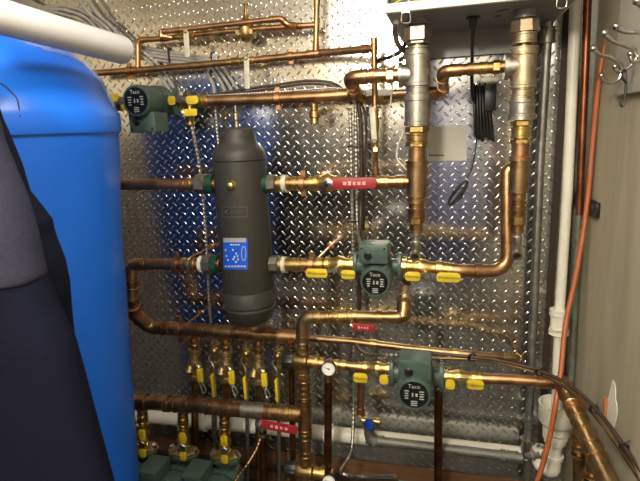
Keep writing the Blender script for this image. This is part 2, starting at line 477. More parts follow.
structure('trim_4', slab((W(555, 150, 0).x, -.003, ZB), (W(563, 150, 0).x, 0, ZC)), 'ledge_brown')      # dark joint beside the corner
# unseen blue panel with glowing panes, added for cool reflections in the tread plate
dx0, dx1 = -.12, XC - .2
structure('reflection_panel_blue', slab((dx0 - .06, YF + .03, 0), (dx1 + .06, YF + .06, 2.2)), 'reflection_blue')
def lit(name, col, st):
    m = bpy.data.materials.new(name); m.use_nodes = True
    b = m.node_tree.nodes['Principled BSDF']; b.inputs['Base Color'].default_value = (.05, .05, .05, 1)
    b.inputs['Emission Color'].default_value = (*col, 1); b.inputs['Emission Strength'].default_value = st
    MATS[name] = m
lit('bluish_glow', (.45, .47, .82), .36)  # made-up bluish glow for the plate to mirror
structure('glow_panel_1', slab((dx0 + .08, YF + .06, .55), (dx0 + .3, YF + .065, 2.1)), 'bluish_glow')
structure('glow_panel_2', slab((dx0 + .4, YF + .06, .55), (dx1 - .05, YF + .065, 2.1)), 'bluish_glow')
# back wall: aluminium tread plate with raised lozenges, wooden board under it
def tread():
    mb = MB(); V = mb.v; Fc = mb.f
    mb.box(Vector(((XL + XC) / 2, .05, (ZB + ZC) / 2)), Vector(((XC - XL) / 2, 0, 0)), Vector((0, .05, 0)), Vector((0, 0, (ZC - ZB) / 2)))
    s = .0268 * math.sqrt(.5); L, w, h = .0132, .0036, .0017
    c45 = math.sqrt(.5)
    st = (-1, -.72, -.25, .25, .72, 1)
    x0 = XL + .25; nx = int((XC - x0) / (2 * s)); nz = int((2.2 - ZB) / s)
    for j in range(nz):
        for i in range(nx):
            cx, cz = x0 + (2 * i + (j % 2) + .5) * s, ZB + (j + .5) * s
            if j % 2: ux, uz = c45, c45
            else: ux, uz = c45, -c45
            vx, vz = -uz, ux
            b = len(V)
            V.append(Vector((cx - ux * L, 0, cz - uz * L)))
            for q in st[1:-1]:
                ww = w * (1 - q * q) ** .6; hh = h * (1 - q * q) ** .5
                for e, y in ((-1, 0), (-.45, -hh * .85), (.45, -hh * .85), (1, 0)):
                    V.append(Vector((cx + ux * L * q + vx * ww * e, y, cz + uz * L * q + vz * ww * e)))
            V.append(Vector((cx + ux * L, 0, cz + uz * L)))
            e1 = b + 17
            for k in range(3):
                Fc.append((b, b + 1 + k, b + 2 + k)); Fc.append((e1, b + 14 + k, b + 13 + k))
                for g in range(3):
                    q = b + 1 + g * 4 + k
                    Fc.append((q, q + 4, q + 5, q + 1))
    me = bpy.data.meshes.new('wall_back'); me.from_pydata([tuple(v) for v in V], [], Fc)
    for p in me.polygons: p.use_smooth = True
    me.set_sharp_from_angle(angle=math.radians(70))
    me.materials.append(MATS['tread_plate'])
    o = bpy.data.objects.new('wall_back', me); COL.objects.link(o); o['kind'] = 'structure'
tread()
structure('baseboard_back', slab((XL, -.004, 0), (XC, .1, ZB - .004)), 'wood_board')
zl = W(450, 466, .0).z
structure('trim_2', slab((XL, -.03, ZB - .09), (XC, -.005, ZB - .07)), 'ledge_brown')

# ------------------------------------------------------------------ blue barrel, white tube, film, jacket
def barrel():
    px, py = 121, 200
    u = ray(px, py); u = Vector((u.x, u.y, 0)).normalized(); R0 = .31; D = 1.65
    nl = Vector((-u.y, u.x, 0))
    c = CAM + u * D + nl * R0
    c.z = 0
    # radius that puts the silhouette on a given photo column at a row
    def prof(px, py):
        d = ray(px, py); h = Vector((d.x, d.y, 0)).normalized()
        n2 = Vector((-h.y, h.x, 0)); r = (c - CAM).dot(n2)
        dist = (Vector((c.x, c.y, 0)) - Vector((CAM.x, CAM.y, 0))).dot(h)
        z = CAM.z + d.z / math.hypot(d.x, d.y) * dist
        return z, r
    pts = [prof(139, 481), prof(134, 400), prof(128, 310), prof(123, 240), prof(120.5, 180), prof(119, 132)]
    t = thing('blue_barrel', 'big bright blue plastic barrel with a lapped lid, left of the pipework', 'barrel', c.copy())
    z0, r0 = pts[0]
    pr = [(0, r0 * .93), (.02, r0 * .95)] + pts
    MB().lathe(c, ZV, pr, 96).build('body', 'barrel_blue', t, angle=50)
    zt, rt = prof(119, 131); zt2, rt2 = prof(119, 112)
    zc_, rc = prof(104, 84)
    lp = [(zt - .004, rt - .002), (zt - .004, rt + .006), (zt + .004, rt + .008), (zt2 - .012, rt2 + .003), (zt2, rt2 - .002), (zc_, rc), (zc_ + .05, rc - .04), (zc_ + .1, rc - .095), (zc_ + .128, rc - .15), (zc_ + .138, .02)]
    lid = MB().lathe(c, ZV, lp, 96).build('lid', 'barrel_blue', t, angle=28)
    # overlapping tab of the lid band on the near side
    a = W(-6, 82, .5) - CAM
    def onlid(px, py, push):
        d = ray(px, py).normalized(); o = CAM
        best = None
        for k in range(400):
            q = o + d * (.5 + k * .003)
            rr = math.hypot(q.x - c.x, q.y - c.y)
            # radius of the lid at this height
            for (za, ra), (zb_, rb) in zip(lp, lp[1:]):
                if za <= q.z <= zb_ and zb_ > za:
                    if rr <= ra + (rb - ra) * (q.z - za) / (zb_ - za) + push: return q
        return o + d * 1.0
    seam = [onlid(x, y, .002) for x, y in ((0, 83), (6, 87), (12, 93), (17, 99), (19, 108), (20, 117))]
    MB().tube(spline(seam, 5), .0016, 8).build('lid_seam', 'black_rubber', lid)
    return c, pts, (zc_, rc), onlid
BC, BP, (ZLID, RLID), ONLID = barrel()

def tube_roll():
    p1 = W(123.5, 50.5, .58); r1 = 13.5 * K(129.5, 52, .58)
    p0 = W(-20, 11, .95); 
    d = (p1 - p0)
    P = [p0 - d * .12, p0, p0 + d * .5, p1]
    mb = MB().lathe(P[0], d, [(0, r1 * .72), (0, r1), ((P[3] - P[0]).length - .004, r1), ((P[3] - P[0]).length, r1 * .96), ((P[3] - P[0]).length, r1 * .8), ((P[3] - P[0]).length - .1, r1 * .8)], 40)
    tag(mb.build('plastic_tube', 'tube_white', angle=40), 'long white plastic tube lying on the lid of the blue barrel', 'tube')
    return p0, p1, r1
tube_roll()
def wrap():
    cs = [(-8, 27), (8, 33), (22, 40), (36, 45), (50, 50), (62, 53), (74, 57), (84, 63), (92, 71), (99, 79), (105, 88), (109, 96), (113, 104)]
    P = spline([W(x, y, .60 + .02 * math.sin(i)) for i, (x, y) in enumerate(cs)], 6)
    P = [ONLID(*proj(p), .006) for p in P]
    mb = MB(); n = len(P); m = 7
    for i, p in enumerate(P):
        k = pxm(p); out = (p - Vector((BC.x, BC.y, p.z))).normalized()
        wd = (3.4 + 1.1 * math.sin(i * .9) + random.uniform(-.9, .9)) * k
        for j in range(m):
            g = 2 * PI * j / m
            mb.v.append(p + ZV * (wd * math.sin(g) * random.uniform(.7, 1.15)) + out * (.004 * math.cos(g) + random.uniform(-.0015, .002)))
    for i in range(n - 1):
        for j in range(m):
            j2 = (j + 1) % m
            mb.f.append((i * m + j, i * m + j2, (i + 1) * m + j2, (i + 1) * m + j))
    tag(mb.build('plastic_film', 'clear_film', angle=180), 'crumpled clear plastic film bunched around the top of the blue barrel', 'plastic film')
wrap()

def jacket():
    off = 1.12
    def blob(rows, x0, off, depth, n=40, fold=0.006, seed=0):
        """rows = (y, right edge x); left edge lies outside the frame at x0"""
        mb = MB()
        Y = []; 
        for i in range(len(rows) - 1):
            (ya, xa), (yb, xb) = rows[i], rows[i + 1]; st = max(2, int((yb - ya) / 5))
            for k in range(st): Y.append((ya + (yb - ya) * k / st, xa + (xb - xa) * k / st))
        Y.append(rows[-1])
        for y, x1 in Y:
            cx = (x0 + x1) / 2; h = (x1 - x0) / 2
            for k in range(n):
                a = 2 * PI * k / n
                ex = .75
                ca, sa = math.cos(a), math.sin(a)
                ca = math.copysign(abs(ca) ** ex, ca); sa = math.copysign(abs(sa) ** ex, sa)
                L_, R_ = W(x0, y, off), W(x1, y, off); p = (L_ + R_) / 2; p.z = R_.z
                q = p + XV * (ca * (R_.x - L_.x) / 2) + NV * (sa * depth)
                nv = noise.noise(Vector((q.x * 9 + seed, q.y * 9, q.z * 3.2)))
                q += Vector((math.cos(a), -math.sin(a), 0)) * (nv * fold)
                mb.v.append(q)
        m = len(Y)
        for i in range(m - 1):
            for k in range(n):
                k2 = (k + 1) % n
                mb.f.append((i * n + k, i * n + k2, (i + 1) * n + k2, (i + 1) * n + k))
        mb.f.append(tuple(range(n))[::-1]); mb.f.append(tuple((m - 1) * n + k for k in range(n)))
        return mb
    b = W(-60, 700, off); t = thing('work_jacket', 'dark navy work jacket with a grey shoulder panel in front of the blue barrel', 'jacket', b)
    body = [(262, 36), (282, 41), (310, 52), (345, 68), (400, 84), (440, 96), (481, 108), (560, 128)]
    yoke = [(60, -30), (140, -8), (165, 3), (185, 12), (205, 20), (235, 29), (262, 35), (276, 38.5), (281, 38)]
    slv = [(60, -28), (118, -8), (135, 0), (165, 13), (193, 22), (206, 33), (222, 45), (232, 47), (243, 51), (262, 59), (285, 64), (310, 66), (340, 69), (400, 82), (440, 92), (520, 100)]
    blob(body, -150, off, .075, fold=.004, seed=3).build('body', 'jacket_navy', t, angle=180)
    blob(yoke, -150, off + .004, .074, fold=.003, seed=8).build('shoulder_panel', 'jacket_grey', t, angle=180)['label'] = 'grey shoulder panel'
    blob(slv, -140, off - .075, .07, fold=.005, seed=5).build('sleeve', 'jacket_navy', t, angle=180)
jacket()

R = .27
# ------------------------------------------------------------------ pipes at the top left
A1 = .07
run('thin copper pipe along the top with a valve and regulator, above the upper left pump', [(138, 68, A1), (138, 40, A1), (165, 38.5, A1), (200, 34, A1), (260, 28.5, A1), (316, 25, A1)], 5.2, 'copper_bright',
    [('co', 165, 38.5, 8), ('bo', 205, 33.5, 8), ('bo', 221, 32.5, 12, 8), ('bo', 262, 28.3, 6), ('c', 300, 26.3, 7)])
run('thin copper bypass loop curving above the regulator at top left', [(172, 37.8, A1 + .012), (161.5, 36, A1 + .03), (161.5, 32, A1 + .03), (215, 26, A1 + .03), (281, 18.5, A1 + .03), (288, 25, A1 + .03), (296, 25.8, A1 + .012)], 5.2, 'copper_bright',
    [('c', 178, 30.2, 6), ('c', 272, 19.6, 6)])
run('upright thin copper pipe rising out of frame at the top centre', [(317.5, -25, A1), (316.6, 25, A1), (315.8, 53, A1)], 6, 'copper_bright', [('cb', 316.6, 24, 12), ('cb', 316, 47, 6), ('cb', 317, 3, 6)], elbow=False)
lever_valve('small brass ball valve with white lever on the topmost thin pipe', (179, 37), (195, 35), A1, 8, ((186, 31), (187.5, 57)), 5.5, 'lever_white', group='ball valves with white levers')
# pressure regulator
def regulator():
    c = W(246, 33, A1); k = K(246, 33, A1)
    t = thing('pressure_regulator', 'brass pressure regulator with domed bonnet on the top left pipe', 'regulator', c)
    MB().lathe(c - XV * 9 * k, XV, [(0, 4 * k), (0, 6 * k), (4 * k, 6 * k), (5 * k, 4.6 * k), (13 * k, 4.6 * k), (14 * k, 6 * k), (18 * k, 6 * k), (18 * k, 4 * k)], 8).build('body', 'cast_brass', t)
    u = W(246, 5, A1) - c; u.normalize()
    MB().lathe(c - u * 8 * k, u, [(0, 4 * k), (2 * k, 6 * k), (7 * k, 7.5 * k), (14 * k, 7.5 * k), (15 * k, 8.5 * k), (17 * k, 8.5 * k), (18 * k, 7 * k), (21 * k, 4 * k), (25 * k, 3 * k), (25 * k, 2 * k)], 22).build('bonnet', 'brass_old', t)
    MB().lathe(c + u * 15 * k, u, [(0, 1.6 * k), (12 * k, 1.6 * k), (13 * k, 1 * k)], 12).build('adjusting_screw', 'copper', t)
    MB().tube([c + u * 26.5 * k - XV * 4 * k, c + u * 26.5 * k + XV * 3 * k], 1.2 * k, 8).build('lever', 'brass', t)
regulator()
run('thin copper pipe with clamps running right to the upright by the boiler', [(88, 73.8, A1), (160, 68.5, A1), (250, 60.5, A1), (320, 53.4, A1), (373.5, 48.3, .14)], 6.2, 'copper',
    [('cb', 138, 70, 9), ('bo', 238, 61.6, 8), ('c', 268, 58.8, 6), ('cb', 316, 53.6, 14), ('c', 366, 49, 6)])
lever_valve('small brass ball valve with white lever on the second pipe down', (238, 61.6), (255, 60), A1, 8.5, ((246.5, 58), (247.5, 89)), 5.5, 'lever_white', group='ball valves with white levers')
clamp('copper hanger on the second pipe, beside the white tube end', 130, 71, A1, 8)
clamp('copper hanger on the second pipe, right of its white lever', 291, 56.2, A1, 7.5)
run('thin upright copper pipe with capped top dropping behind the elbow left of the boiler', [(374, 38, .14), (374.4, 70, .14), (375, 112, .14), (375.8, 152, .15), (376, 183, R)], 5.8, 'copper',
    [('cb', 374, 42, 7), ('cb', 374, 49, 9), ('bo', 375, 112, 6), ('ho', 375.8, 150, 5), ('bo', 376, 172, 8, 7)], elbow=False)
lever_valve('brass ball valve with white lever on the thin upright left of the boiler', (375, 106), (375.4, 142), .145, 8, ((374.5, 141), (372, 107)), 5.5, 'lever_white', group='ball valves with white levers', loff=.03)

# ------------------------------------------------------------------ main pipe with the upper left pump
A2 = .13
pump('green circulator pump at upper left beside the barrel, its box turned downward', (136, 103), (180, 102), A2, -ZV)
iso_valve('isolation valve left of the upper left pump, half behind the barrel', (104, 104.5), (134, 103), A2, 13, (122, 101), [(104, 94, 120, 102), (121, 101, 128, 110)], mark=False)
iso_valve('isolation valve right of the upper left pump, above the braided hose', (178, 102), (204, 101), A2, 12, (180, 99), [(168, 96, 176, 105), (186, 96, 199, 104)], mark=False)
MB_ = lever_valve('yellow drain valve hanging under the upper left isolation valve', (190, 104), (190.5, 125), A2 + .01, 9, ((182, 113), (197, 112)), 7, 'yellow', body='brass_old')
run('thick copper pipe from the upper left pump to the elbow beside the left iron riser',
    [(196, 101.5, A2), (300, 97.5, A2), (357, 94.5, A2), (349, 78, R), (372, 76, R), (409, 75, R)], 10.5, 'copper',
    [('b', 206, 101, 6), ('c', 343, 95.3, 10), ('c', 363, 76.5, 4), ('c', 372, 76.2, 5), ('b', 382, 76, 6, 13.5), ('h', 391, 75.6, 8, 15)], bend=1.05)
clamp('copper hanger on the thick pipe left of the boiler', 278, 98.5, A2, 11)
t_, _, _ = run('copper pipe behind the left iron riser bending up to the right riser',
    [(356, 97, .1), (400, 94, .1), (444, 92, .1), (442, 71.5, R), (470, 69, R), (514, 66, R)], 9.5, 'copper',
    [('c', 425, 93, 8), ('c', 452, 70.6, 4), ('c', 470, 69.2, 5), ('b', 484, 68.2, 7, 12), ('h', 497, 67.2, 7, 14)], bend=1.05)
lever_valve('ball valve with pale lever lying along the pipe behind the left riser', (360, 96.6), (384, 95.4), .1, 13, ((364, 93), (392, 92.3)), 6, 'lever_white', group='ball valves with white levers', loff=.03)
# drain under the main pipe
def drain_tee():
    c = W(314, 101, A2); k = K(314, 101, A2)
    t = thing('drain_valve', 'small brass drain valve under the thick upper pipe, right of its hanger', 'valve', c)
    MB().lathe(W(314, 104, A2), -ZV, [(0, 4 * k), (6 * k, 4 * k), (7 * k, 5.4 * k), (13 * k, 5.4 * k), (14 * k, 4.2 * k), (19 * k, 4.6 * k), (20 * k, 4 * k), (20 * k, 2.6 * k), (15 * k, 2.4 * k)], 20).build('body', 'brass_old', t)
    MB().lathe(W(318, 112, A2), (XV + NV * .4).normalized(), [(0, 2 * k), (5 * k, 2 * k), (6 * k, 3.6 * k), (9 * k, 3.6 * k)], 10).build('side_cap', 'brass', t)
drain_tee()

# ------------------------------------------------------------------ boiler
def boiler():
    of, ob = .40, .02
    P = W(385, 13, of); zb = P.z; x0 = P.x; x1 = W(552, 36, ob).x
    yf, yb = -of, -ob; H = .5
    t = thing('wall_boiler', 'white wall hung boiler box above the two iron risers', 'boiler', Vector(((x0 + x1) / 2, yf, zb)))
    th = .006
    cs = MB()
    def bx(mb, a, b):
        c = (Vector(a) + Vector(b)) / 2; h = (Vector(b) - Vector(a)) / 2
        mb.box(c, Vector((h.x, 0, 0)), Vector((0, h.y, 0)), Vector((0, 0, h.z)))
    bx(cs, (x0, yf, zb), (x0 + th, yb, zb + H)); bx(cs, (x1 - th, yf, zb), (x1, yb, zb + H))
    bx(cs, (x0, yf, zb + H - th), (x1, yb, zb + H)); bx(cs, (x0, yb - th, zb), (x1, yb, zb + H))
    cs.build('casing', 'white_paint', t, bevel=.001)
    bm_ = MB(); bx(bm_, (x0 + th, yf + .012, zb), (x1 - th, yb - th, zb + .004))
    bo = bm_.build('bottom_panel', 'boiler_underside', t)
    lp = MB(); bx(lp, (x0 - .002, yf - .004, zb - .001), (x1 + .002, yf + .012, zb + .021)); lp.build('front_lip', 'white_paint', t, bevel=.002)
    ins = MB(); bx(ins, (x0 + th, yf + .05, zb + .004), (x1 - th, yf + .056, zb + H - th)); ins.build('inner_panel', 'dark_panel', t)
    for i in range(7):
        y_ = yf + .02; xa = x0 + .02 + i * .035
        cpts = [Vector((xa, y_, zb + .024)), Vector((xa + .03, y_ - .002, zb + .034 + .006 * (i % 3))), Vector((xa + .06, y_ + .01, zb + .028)), Vector((xa + .09, y_ + .015, zb + .05))]
        MB().tube(spline(cpts, 6), .0022, 8).build('wire', ('yellow', 'lever_white', 'gasket_green', 'black')[i % 4], t)
    for (px, py, of_) in ((406.5, 22, .38), (558, 10, .36)):
        c = W(px, py, of_); c.z = zb - .001; k = K(px, py, of_)
        ring = [Vector((c.x + a * k, yf - .001, zb + b * k)) for a, b in ((-3, 1), (-4, -3), (-4.5, -8), (-3, -11), (3, -11), (4.5, -8), (4, -3), (3, 1))]
        mb = MB().tube(spline(ring, 4), .0016, 8)
        mb.box(Vector((c.x, yf - .003, zb + .002)), XV * (3.5 * k), NV * .003, ZV * (2.5 * k))
        mb.build('latch', 'chrome', t)
    # knock-outs, vents and cable gland seen from below
    for i, (px, py) in enumerate(((500, 11), (498, 16), (506, 9.5))):
        d = ray(px, py); q = CAM + d * ((zb - CAM.z) / d.z)
        MB().lathe(q + ZV * .001, -ZV, [(0, .009), (.002, .009), (.002, .006)], 20).build('grommet_hole', 'black', bo)
    d = ray(473, 17); q = CAM + d * ((zb - CAM.z) / d.z)
    MB().lathe(q, -ZV, [(0, .02), (.004, .02), (.006, .011), (.026, .0095), (.03, .006)], 20).build('cable_gland', 'black', t)
    rb = MB(); bx(rb, (x0 + .03, yb - .002, zb - .075), (x1 - .03, yb + .004, zb)); rb.build('wall_bracket', 'boiler_underside', t)
    for px, py in ((460, 54), (474, 46), (481, 47), (467, 48)):
        d = ray(px, py); q2 = CAM + d * ((zb - CAM.z) / d.z)
        MB().lathe(q2, -ZV, [(0, .004), (.0015, .004)], 10).build('screw_hole', 'black', bo)
    return zb, q
ZBOIL, QG = boiler()
def pz(v, off=None):
    x, y = proj(v); return (x, y, DIST - (v - CAM).y if off is None else off)

# ------------------------------------------------------------------ risers under the boiler
R = .27
def riser(label, x, ys, stained, branch):
    s = 's' if stained else ''
    i, hn = 'i' + s, ('his' if stained else 'hn')
    top = W(x[0], 12, R); top.z = ZBOIL
    P = pz(top)
    pts = [(P[0], P[1], R)] + [(x[0] + (x[1] - x[0]) * q, y, R) for q, y in ((.3, 90), (.6, 150), (1, 232))]
    return pts
pts = riser('', (418, 416), 0, 0, 0)
t, path, r = run('grey iron and bronze riser under the left of the boiler', pts, 15, 'copper_old', name='riser_pipe', elbow=False, fits=[
    ('i', 418, 20, 9, 21, 'boiler_underside'), ('hn', 418, 33, 15, 27), ('hn', 417.6, 42, 6, 23), ('i', 417.6, 51, 9, 24), ('i', 417.4, 71, 32, 25), ('i', 417, 91, 6, 22),
    ('i', 416.8, 96, 5, 26), ('i', 416.8, 110, 26, 25), ('i', 416.6, 124, 5, 24), ('h', 416.6, 130, 6, 24, 'brass_old'), ('b', 416.6, 138, 10, 21, 'brass_old'), ('h', 416.6, 145, 5, 22, 'brass_old'),
    ('c', 416.4, 154, 14, 17), ('z', 416.2, 163, 5, 21, 'bronze'), ('z', 416, 179, 34, 19.5, 'bronze'), ('bo', 416, 198, 5, 19), ('bo', 416, 204, 14, 16, 'copper_old'), ('bo', 416, 214, 9, 18, 'copper'), ('ho', 416, 222, 7, 17), ('bo', 416, 228, 6, 13)])
tee_branch(t, (413, 74.5, R), (399, 75.3, R), 21, 'iron')
tee_branch(t, (412, 182, R), (403, 182, R), 12, 'copper_old')
def boiler_drain(label, x, y0, y1):
    a, b = W(x, y0, R), W(x - .5, y1, R); k = K(x, y0, R) * 1.18; L = (b - a).length
    t = thing('drain_cock', label, 'drain valve', a, 'drain cocks at the riser ends')
    MB().lathe(a, b - a, [(0, 3 * k), (0, 5 * k), (4 * k, 5 * k), (5 * k, 3.2 * k), (9 * k, 3.2 * k), (10 * k, 4 * k), (16 * k, 4 * k), (17 * k, 3.4 * k), (L, 3.8 * k)], 18).build('body', 'iron', t)
    o = b + NV * .004 - ZV * .002
    MB().lathe(o - NV * .008, (NV - ZV * .35).normalized(), [(0, 4.2 * k), (.022, 4.6 * k), (.022, 3.2 * k), (.012, 3 * k)], 20).build('spout', 'iron', t)
    MB().lathe(o - NV * .006, (NV - ZV * .35).normalized(), [(.0, 2.9 * k), (.014, 2.9 * k)], 16).build('bore', 'black', t)
boiler_drain('grey drain cock at the bottom of the left riser, above the yellow levers', 416, 230, 253)
pts = riser('', (525, 517), 0, 0, 0)
t, path, r = run('rust stained riser with mottled fittings under the right of the boiler', pts, 14, 'copper_old', name='riser_pipe', elbow=False, fits=[
    ('is', 525.5, 14, 8, 21, 'boiler_underside'), ('his', 525.3, 25, 12, 28), ('his', 525, 32, 5, 30), ('is', 524.7, 40, 10, 23), ('is', 524.2, 49, 6, 26), ('is', 523.8, 70, 34, 24.5), ('is', 523, 92, 10, 20),
    ('is', 522.8, 99, 4, 23), ('i', 522.3, 108, 16, 24), ('i', 522, 117, 5, 26), ('h', 521.6, 124, 5, 21), ('b', 521.2, 132, 11, 18.5), ('h', 520.8, 140, 4, 20),
    ('c', 520.2, 150, 16, 17), ('z', 519.8, 159, 4, 21, 'copper'), ('z', 519.3, 176, 34, 18.5, 'bronze'), ('bo', 518.6, 197, 8, 14, 'copper'), ('bo', 518.2, 206, 5, 16, 'copper'), ('bo', 518, 214, 9, 13, 'copper'), ('ho', 517.6, 222, 9, 16)])
tee_branch(t, (521, 66.3, R), (504, 67, R), 22, 'iron')
boiler_drain('grey drain cock at the bottom of the right riser, beside the copper elbow', 517.4, 225, 252)

# ------------------------------------------------------------------ separator and its four branches
S = .27
def separator():
    x0, x1 = 240.5, 246.5
    a = W(239.0, 127, S); b = W(247, 320, S); ax = (a - b); L = ax.length; ax = ZV; k = K(242, 220, S)
    bot = W(245, 322, S); bot.x = W(243.5, 215, S).x
    top = W(241, 127, S).z - bot.z; h = top
    f = lambda y: (322 - y) / 195 * h
    r = 26 * k
    t = thing('hydraulic_separator', 'dark grey insulated hydraulic separator with a blue label, centre left of the plate wall', 'separator', bot)
    lower = [(f(322), 4 * k), (f(321), 15 * k), (f(316), 22 * k), (f(306), 25.5 * k), (f(304), 26.5 * k), (f(303), 26.5 * k), (f(302), 25.2 * k), (f(300.5), 25.2 * k), (f(299.5), 27 * k), (f(288), 27 * k), (f(286), 25.8 * k), (f(284), 25.8 * k)]
    MB().lathe(bot, ZV, lower, 48).build('lower_cap', 'foam', t)
    MB().lathe(bot, ZV, [(f(284.2), 25 * k), (f(283.6), 26 * k), (f(283), 26.2 * k), (f(158.5), 25.6 * k), (f(157.8), 24.6 * k)], 48).build('shell', 'foam', t)
    up = [(f(158), 24.2 * k), (f(157.2), 25.8 * k), (f(151), 25.8 * k), (f(147), 23.5 * k), (f(143.5), 20 * k), (f(140), 18 * k), (f(136), 17 * k), (f(131.5), 16.5 * k), (f(128.5), 14.5 * k), (f(127.2), 11 * k), (f(127), 4 * k)]
    MB().lathe(bot, ZV, up, 48).build('upper_cap', 'foam', t)
    q = bot + ZV * h; MB().lathe(q, ZV, [(-.005, 2.6 * k), (6 * k, 2.6 * k), (7 * k, 3.4 * k), (13 * k, 3.2 * k), (14 * k, 1.4 * k), (20 * k, 1.4 * k)], 16).build('vent', 'nut_grey', t)
    # things set on the curved face
    c0 = Vector((bot.x, bot.y, 0))
    def on(px, py, lift=0):
        d = ray(px, py); rr = r * 1.005 + lift
        o = CAM - c0; A = d.x ** 2 + d.y ** 2; B = 2 * (o.x * d.x + o.y * d.y); C = o.x ** 2 + o.y ** 2 - rr ** 2
        return CAM + d * ((-B - math.sqrt(max(0, B * B - 4 * A * C))) / (2 * A))
    def patch(x0, x1, y0, y1, lift, nx=12, ny=2):
        mb = MB()
        for l in (lift, lift - .004):
            for j in range(ny + 1):
                for i in range(nx + 1):
                    mb.v.append(on(x0 + (x1 - x0) * i / nx, y0 + (y1 - y0) * j / ny, l))
        n1 = (nx + 1) * (ny + 1)
        for j in range(ny):
            for i in range(nx):
                q_ = j * (nx + 1) + i
                mb.f.append((q_, q_ + 1, q_ + nx + 2, q_ + nx + 1)); mb.f.append((n1 + q_, n1 + q_ + nx + 1, n1 + q_ + nx + 2, n1 + q_ + 1))
        for i in range(nx):
            mb.f.append((i, n1 + i, n1 + i + 1, i + 1)); e = ny * (nx + 1)
            mb.f.append((e + i, e + i + 1, n1 + e + i + 1, n1 + e + i))
        for j in range(ny):
            a_, b_ = j * (nx + 1), (j + 1) * (nx + 1)
            mb.f.append((a_, b_, n1 + b_, n1 + a_)); mb.f.append((a_ + nx, n1 + a_ + nx, n1 + b_ + nx, b_ + nx))
        return mb
    fr = MB()
    for q4 in ((222.5, 247.5, 206.6, 207.6), (222.5, 247.5, 216.4, 217.4), (222.3, 223.3, 206.6, 217.4), (246.7, 247.7, 206.6, 217.4)):
        m2 = patch(*q4, .0016, 6, 1); o_ = len(fr.v); fr.v += m2.v; fr.f += [tuple(i + o_ for i in f_) for f_ in m2.f]
    np_ = fr.build('nameplate_frame', 'ink_grey', t)
    g = on(235, 212, .0); u = (on(240, 212) - on(230, 212)).normalized()
    text('CALEFFI', g + u * .006 + NV * .001, u, ZV, 6.2 * k, 'ink_grey', np_)
    mm = MB().prism(on(226, 212, .0005), u, ZV, u.cross(ZV), [(-.004, -.005), (.004, 0), (-.004, .005)], .0008); mm.build('emblem', 'ink_grey', np_)
    lab = patch(223.3, 247.8, 238.5, 269.5, .0012, 14, 3).build('blue_label', 'label_blue', t)
    patch(223.3, 246, 238, 242.3, .0018, 12, 1).build('label_header', 'label_silver', lab)
    wm = MB()
    def add(m2):
        o_ = len(wm.v); wm.v += m2.v; wm.f += [tuple(i + o_ for i in f_) for f_ in m2.f]
    rg = [(243.8 + 2.1 * math.cos(g_), 253.5 + 7 * math.copysign(abs(math.sin(g_)) ** .7, math.sin(g_))) for g_ in [2 * PI * i / 18 for i in range(19)]]
    add(MB().tube([on(x, y, .0016) for x, y in rg], .0011, 6))
    for px, py in ((225.5, 250), (226.5, 256), (228, 260), (233, 250), (236, 253.5), (237.5, 256), (234.5, 257), (236, 262), (233.5, 259), (238, 259.5)):
        add(patch(px - .8, px + .8, py - 1, py + 1, .002, 2, 1))
    for j in range(7): add(patch(225 + j * 3.1, 227.2 + j * 3.1, 265.5, 267.2, .002, 2, 1))
    for j in range(4): add(patch(230 + j * 2.6, 232 + j * 2.6, 244, 245.3, .002, 2, 1))
    wm.build('printed_marks', 'ink_white', lab)
    p = on(231, 185.5); n = (p - Vector((bot.x, bot.y, p.z))).normalized()
    MB().lathe(p - n * .006, n, [(0, 5 * k), (.008, 5.2 * k), (.012, 4 * k), (.02, 3.2 * k), (.022, 2 * k)], 14).build('brass_plug', 'brass', t)
    MB().lathe(bot + ZV * .004, -ZV, [(0, 4.5 * k), (.01, 4.5 * k), (.012, 6 * k), (.026, 6 * k), (.028, 3.4 * k)], 8).build('drain_plug', 'brass', t)
separator()
run('upper copper pipe from behind the barrel into the left of the separator', [(100, 184.6, S), (160, 184.4, S), (221, 184, S)], 11, 'copper_bright',
    [('c', 184, 184.2, 4), ('b', 189, 184.2, 5, 13), ('c', 194, 184.2, 6, 12, 'brass_old'), ('n', 203.5, 184, 12, 21), ('k', 213, 184, 7, 19)])
t, path, r = run('copper and brass pipe from the separator to the left riser, behind the red lever', [(262, 184, S), (330, 183, S), (407, 182, S)], 11, 'copper',
    [('k', 264, 184, 7, 19), ('n', 272, 184, 11, 19), ('b', 280.5, 183.8, 5, 15), ('w', 285, 183.8, 4.5, 17), ('b', 290, 183.6, 4, 13), ('b', 296, 183.6, 6, 14), ('cb', 303, 183.4, 5, 14), ('b', 311, 183.2, 6, 14),
     ('c', 377, 182.3, 12), ('bo', 384, 182.2, 4, 14), ('bo', 388, 182.2, 3, 14.5), ('c', 398, 182.1, 7)])
lever_valve('brass ball valve with red lever between the separator and the left riser', (315, 183.2), (342, 182.9), S, 17, ((329, 183.5), (376.5, 183)), 11, 'red', group='ball valves with red levers', loff=.032, marks=5)
clamp('bright copper hanger on the pipe left of the upper red lever', 303.5, 183.4, S, 13)
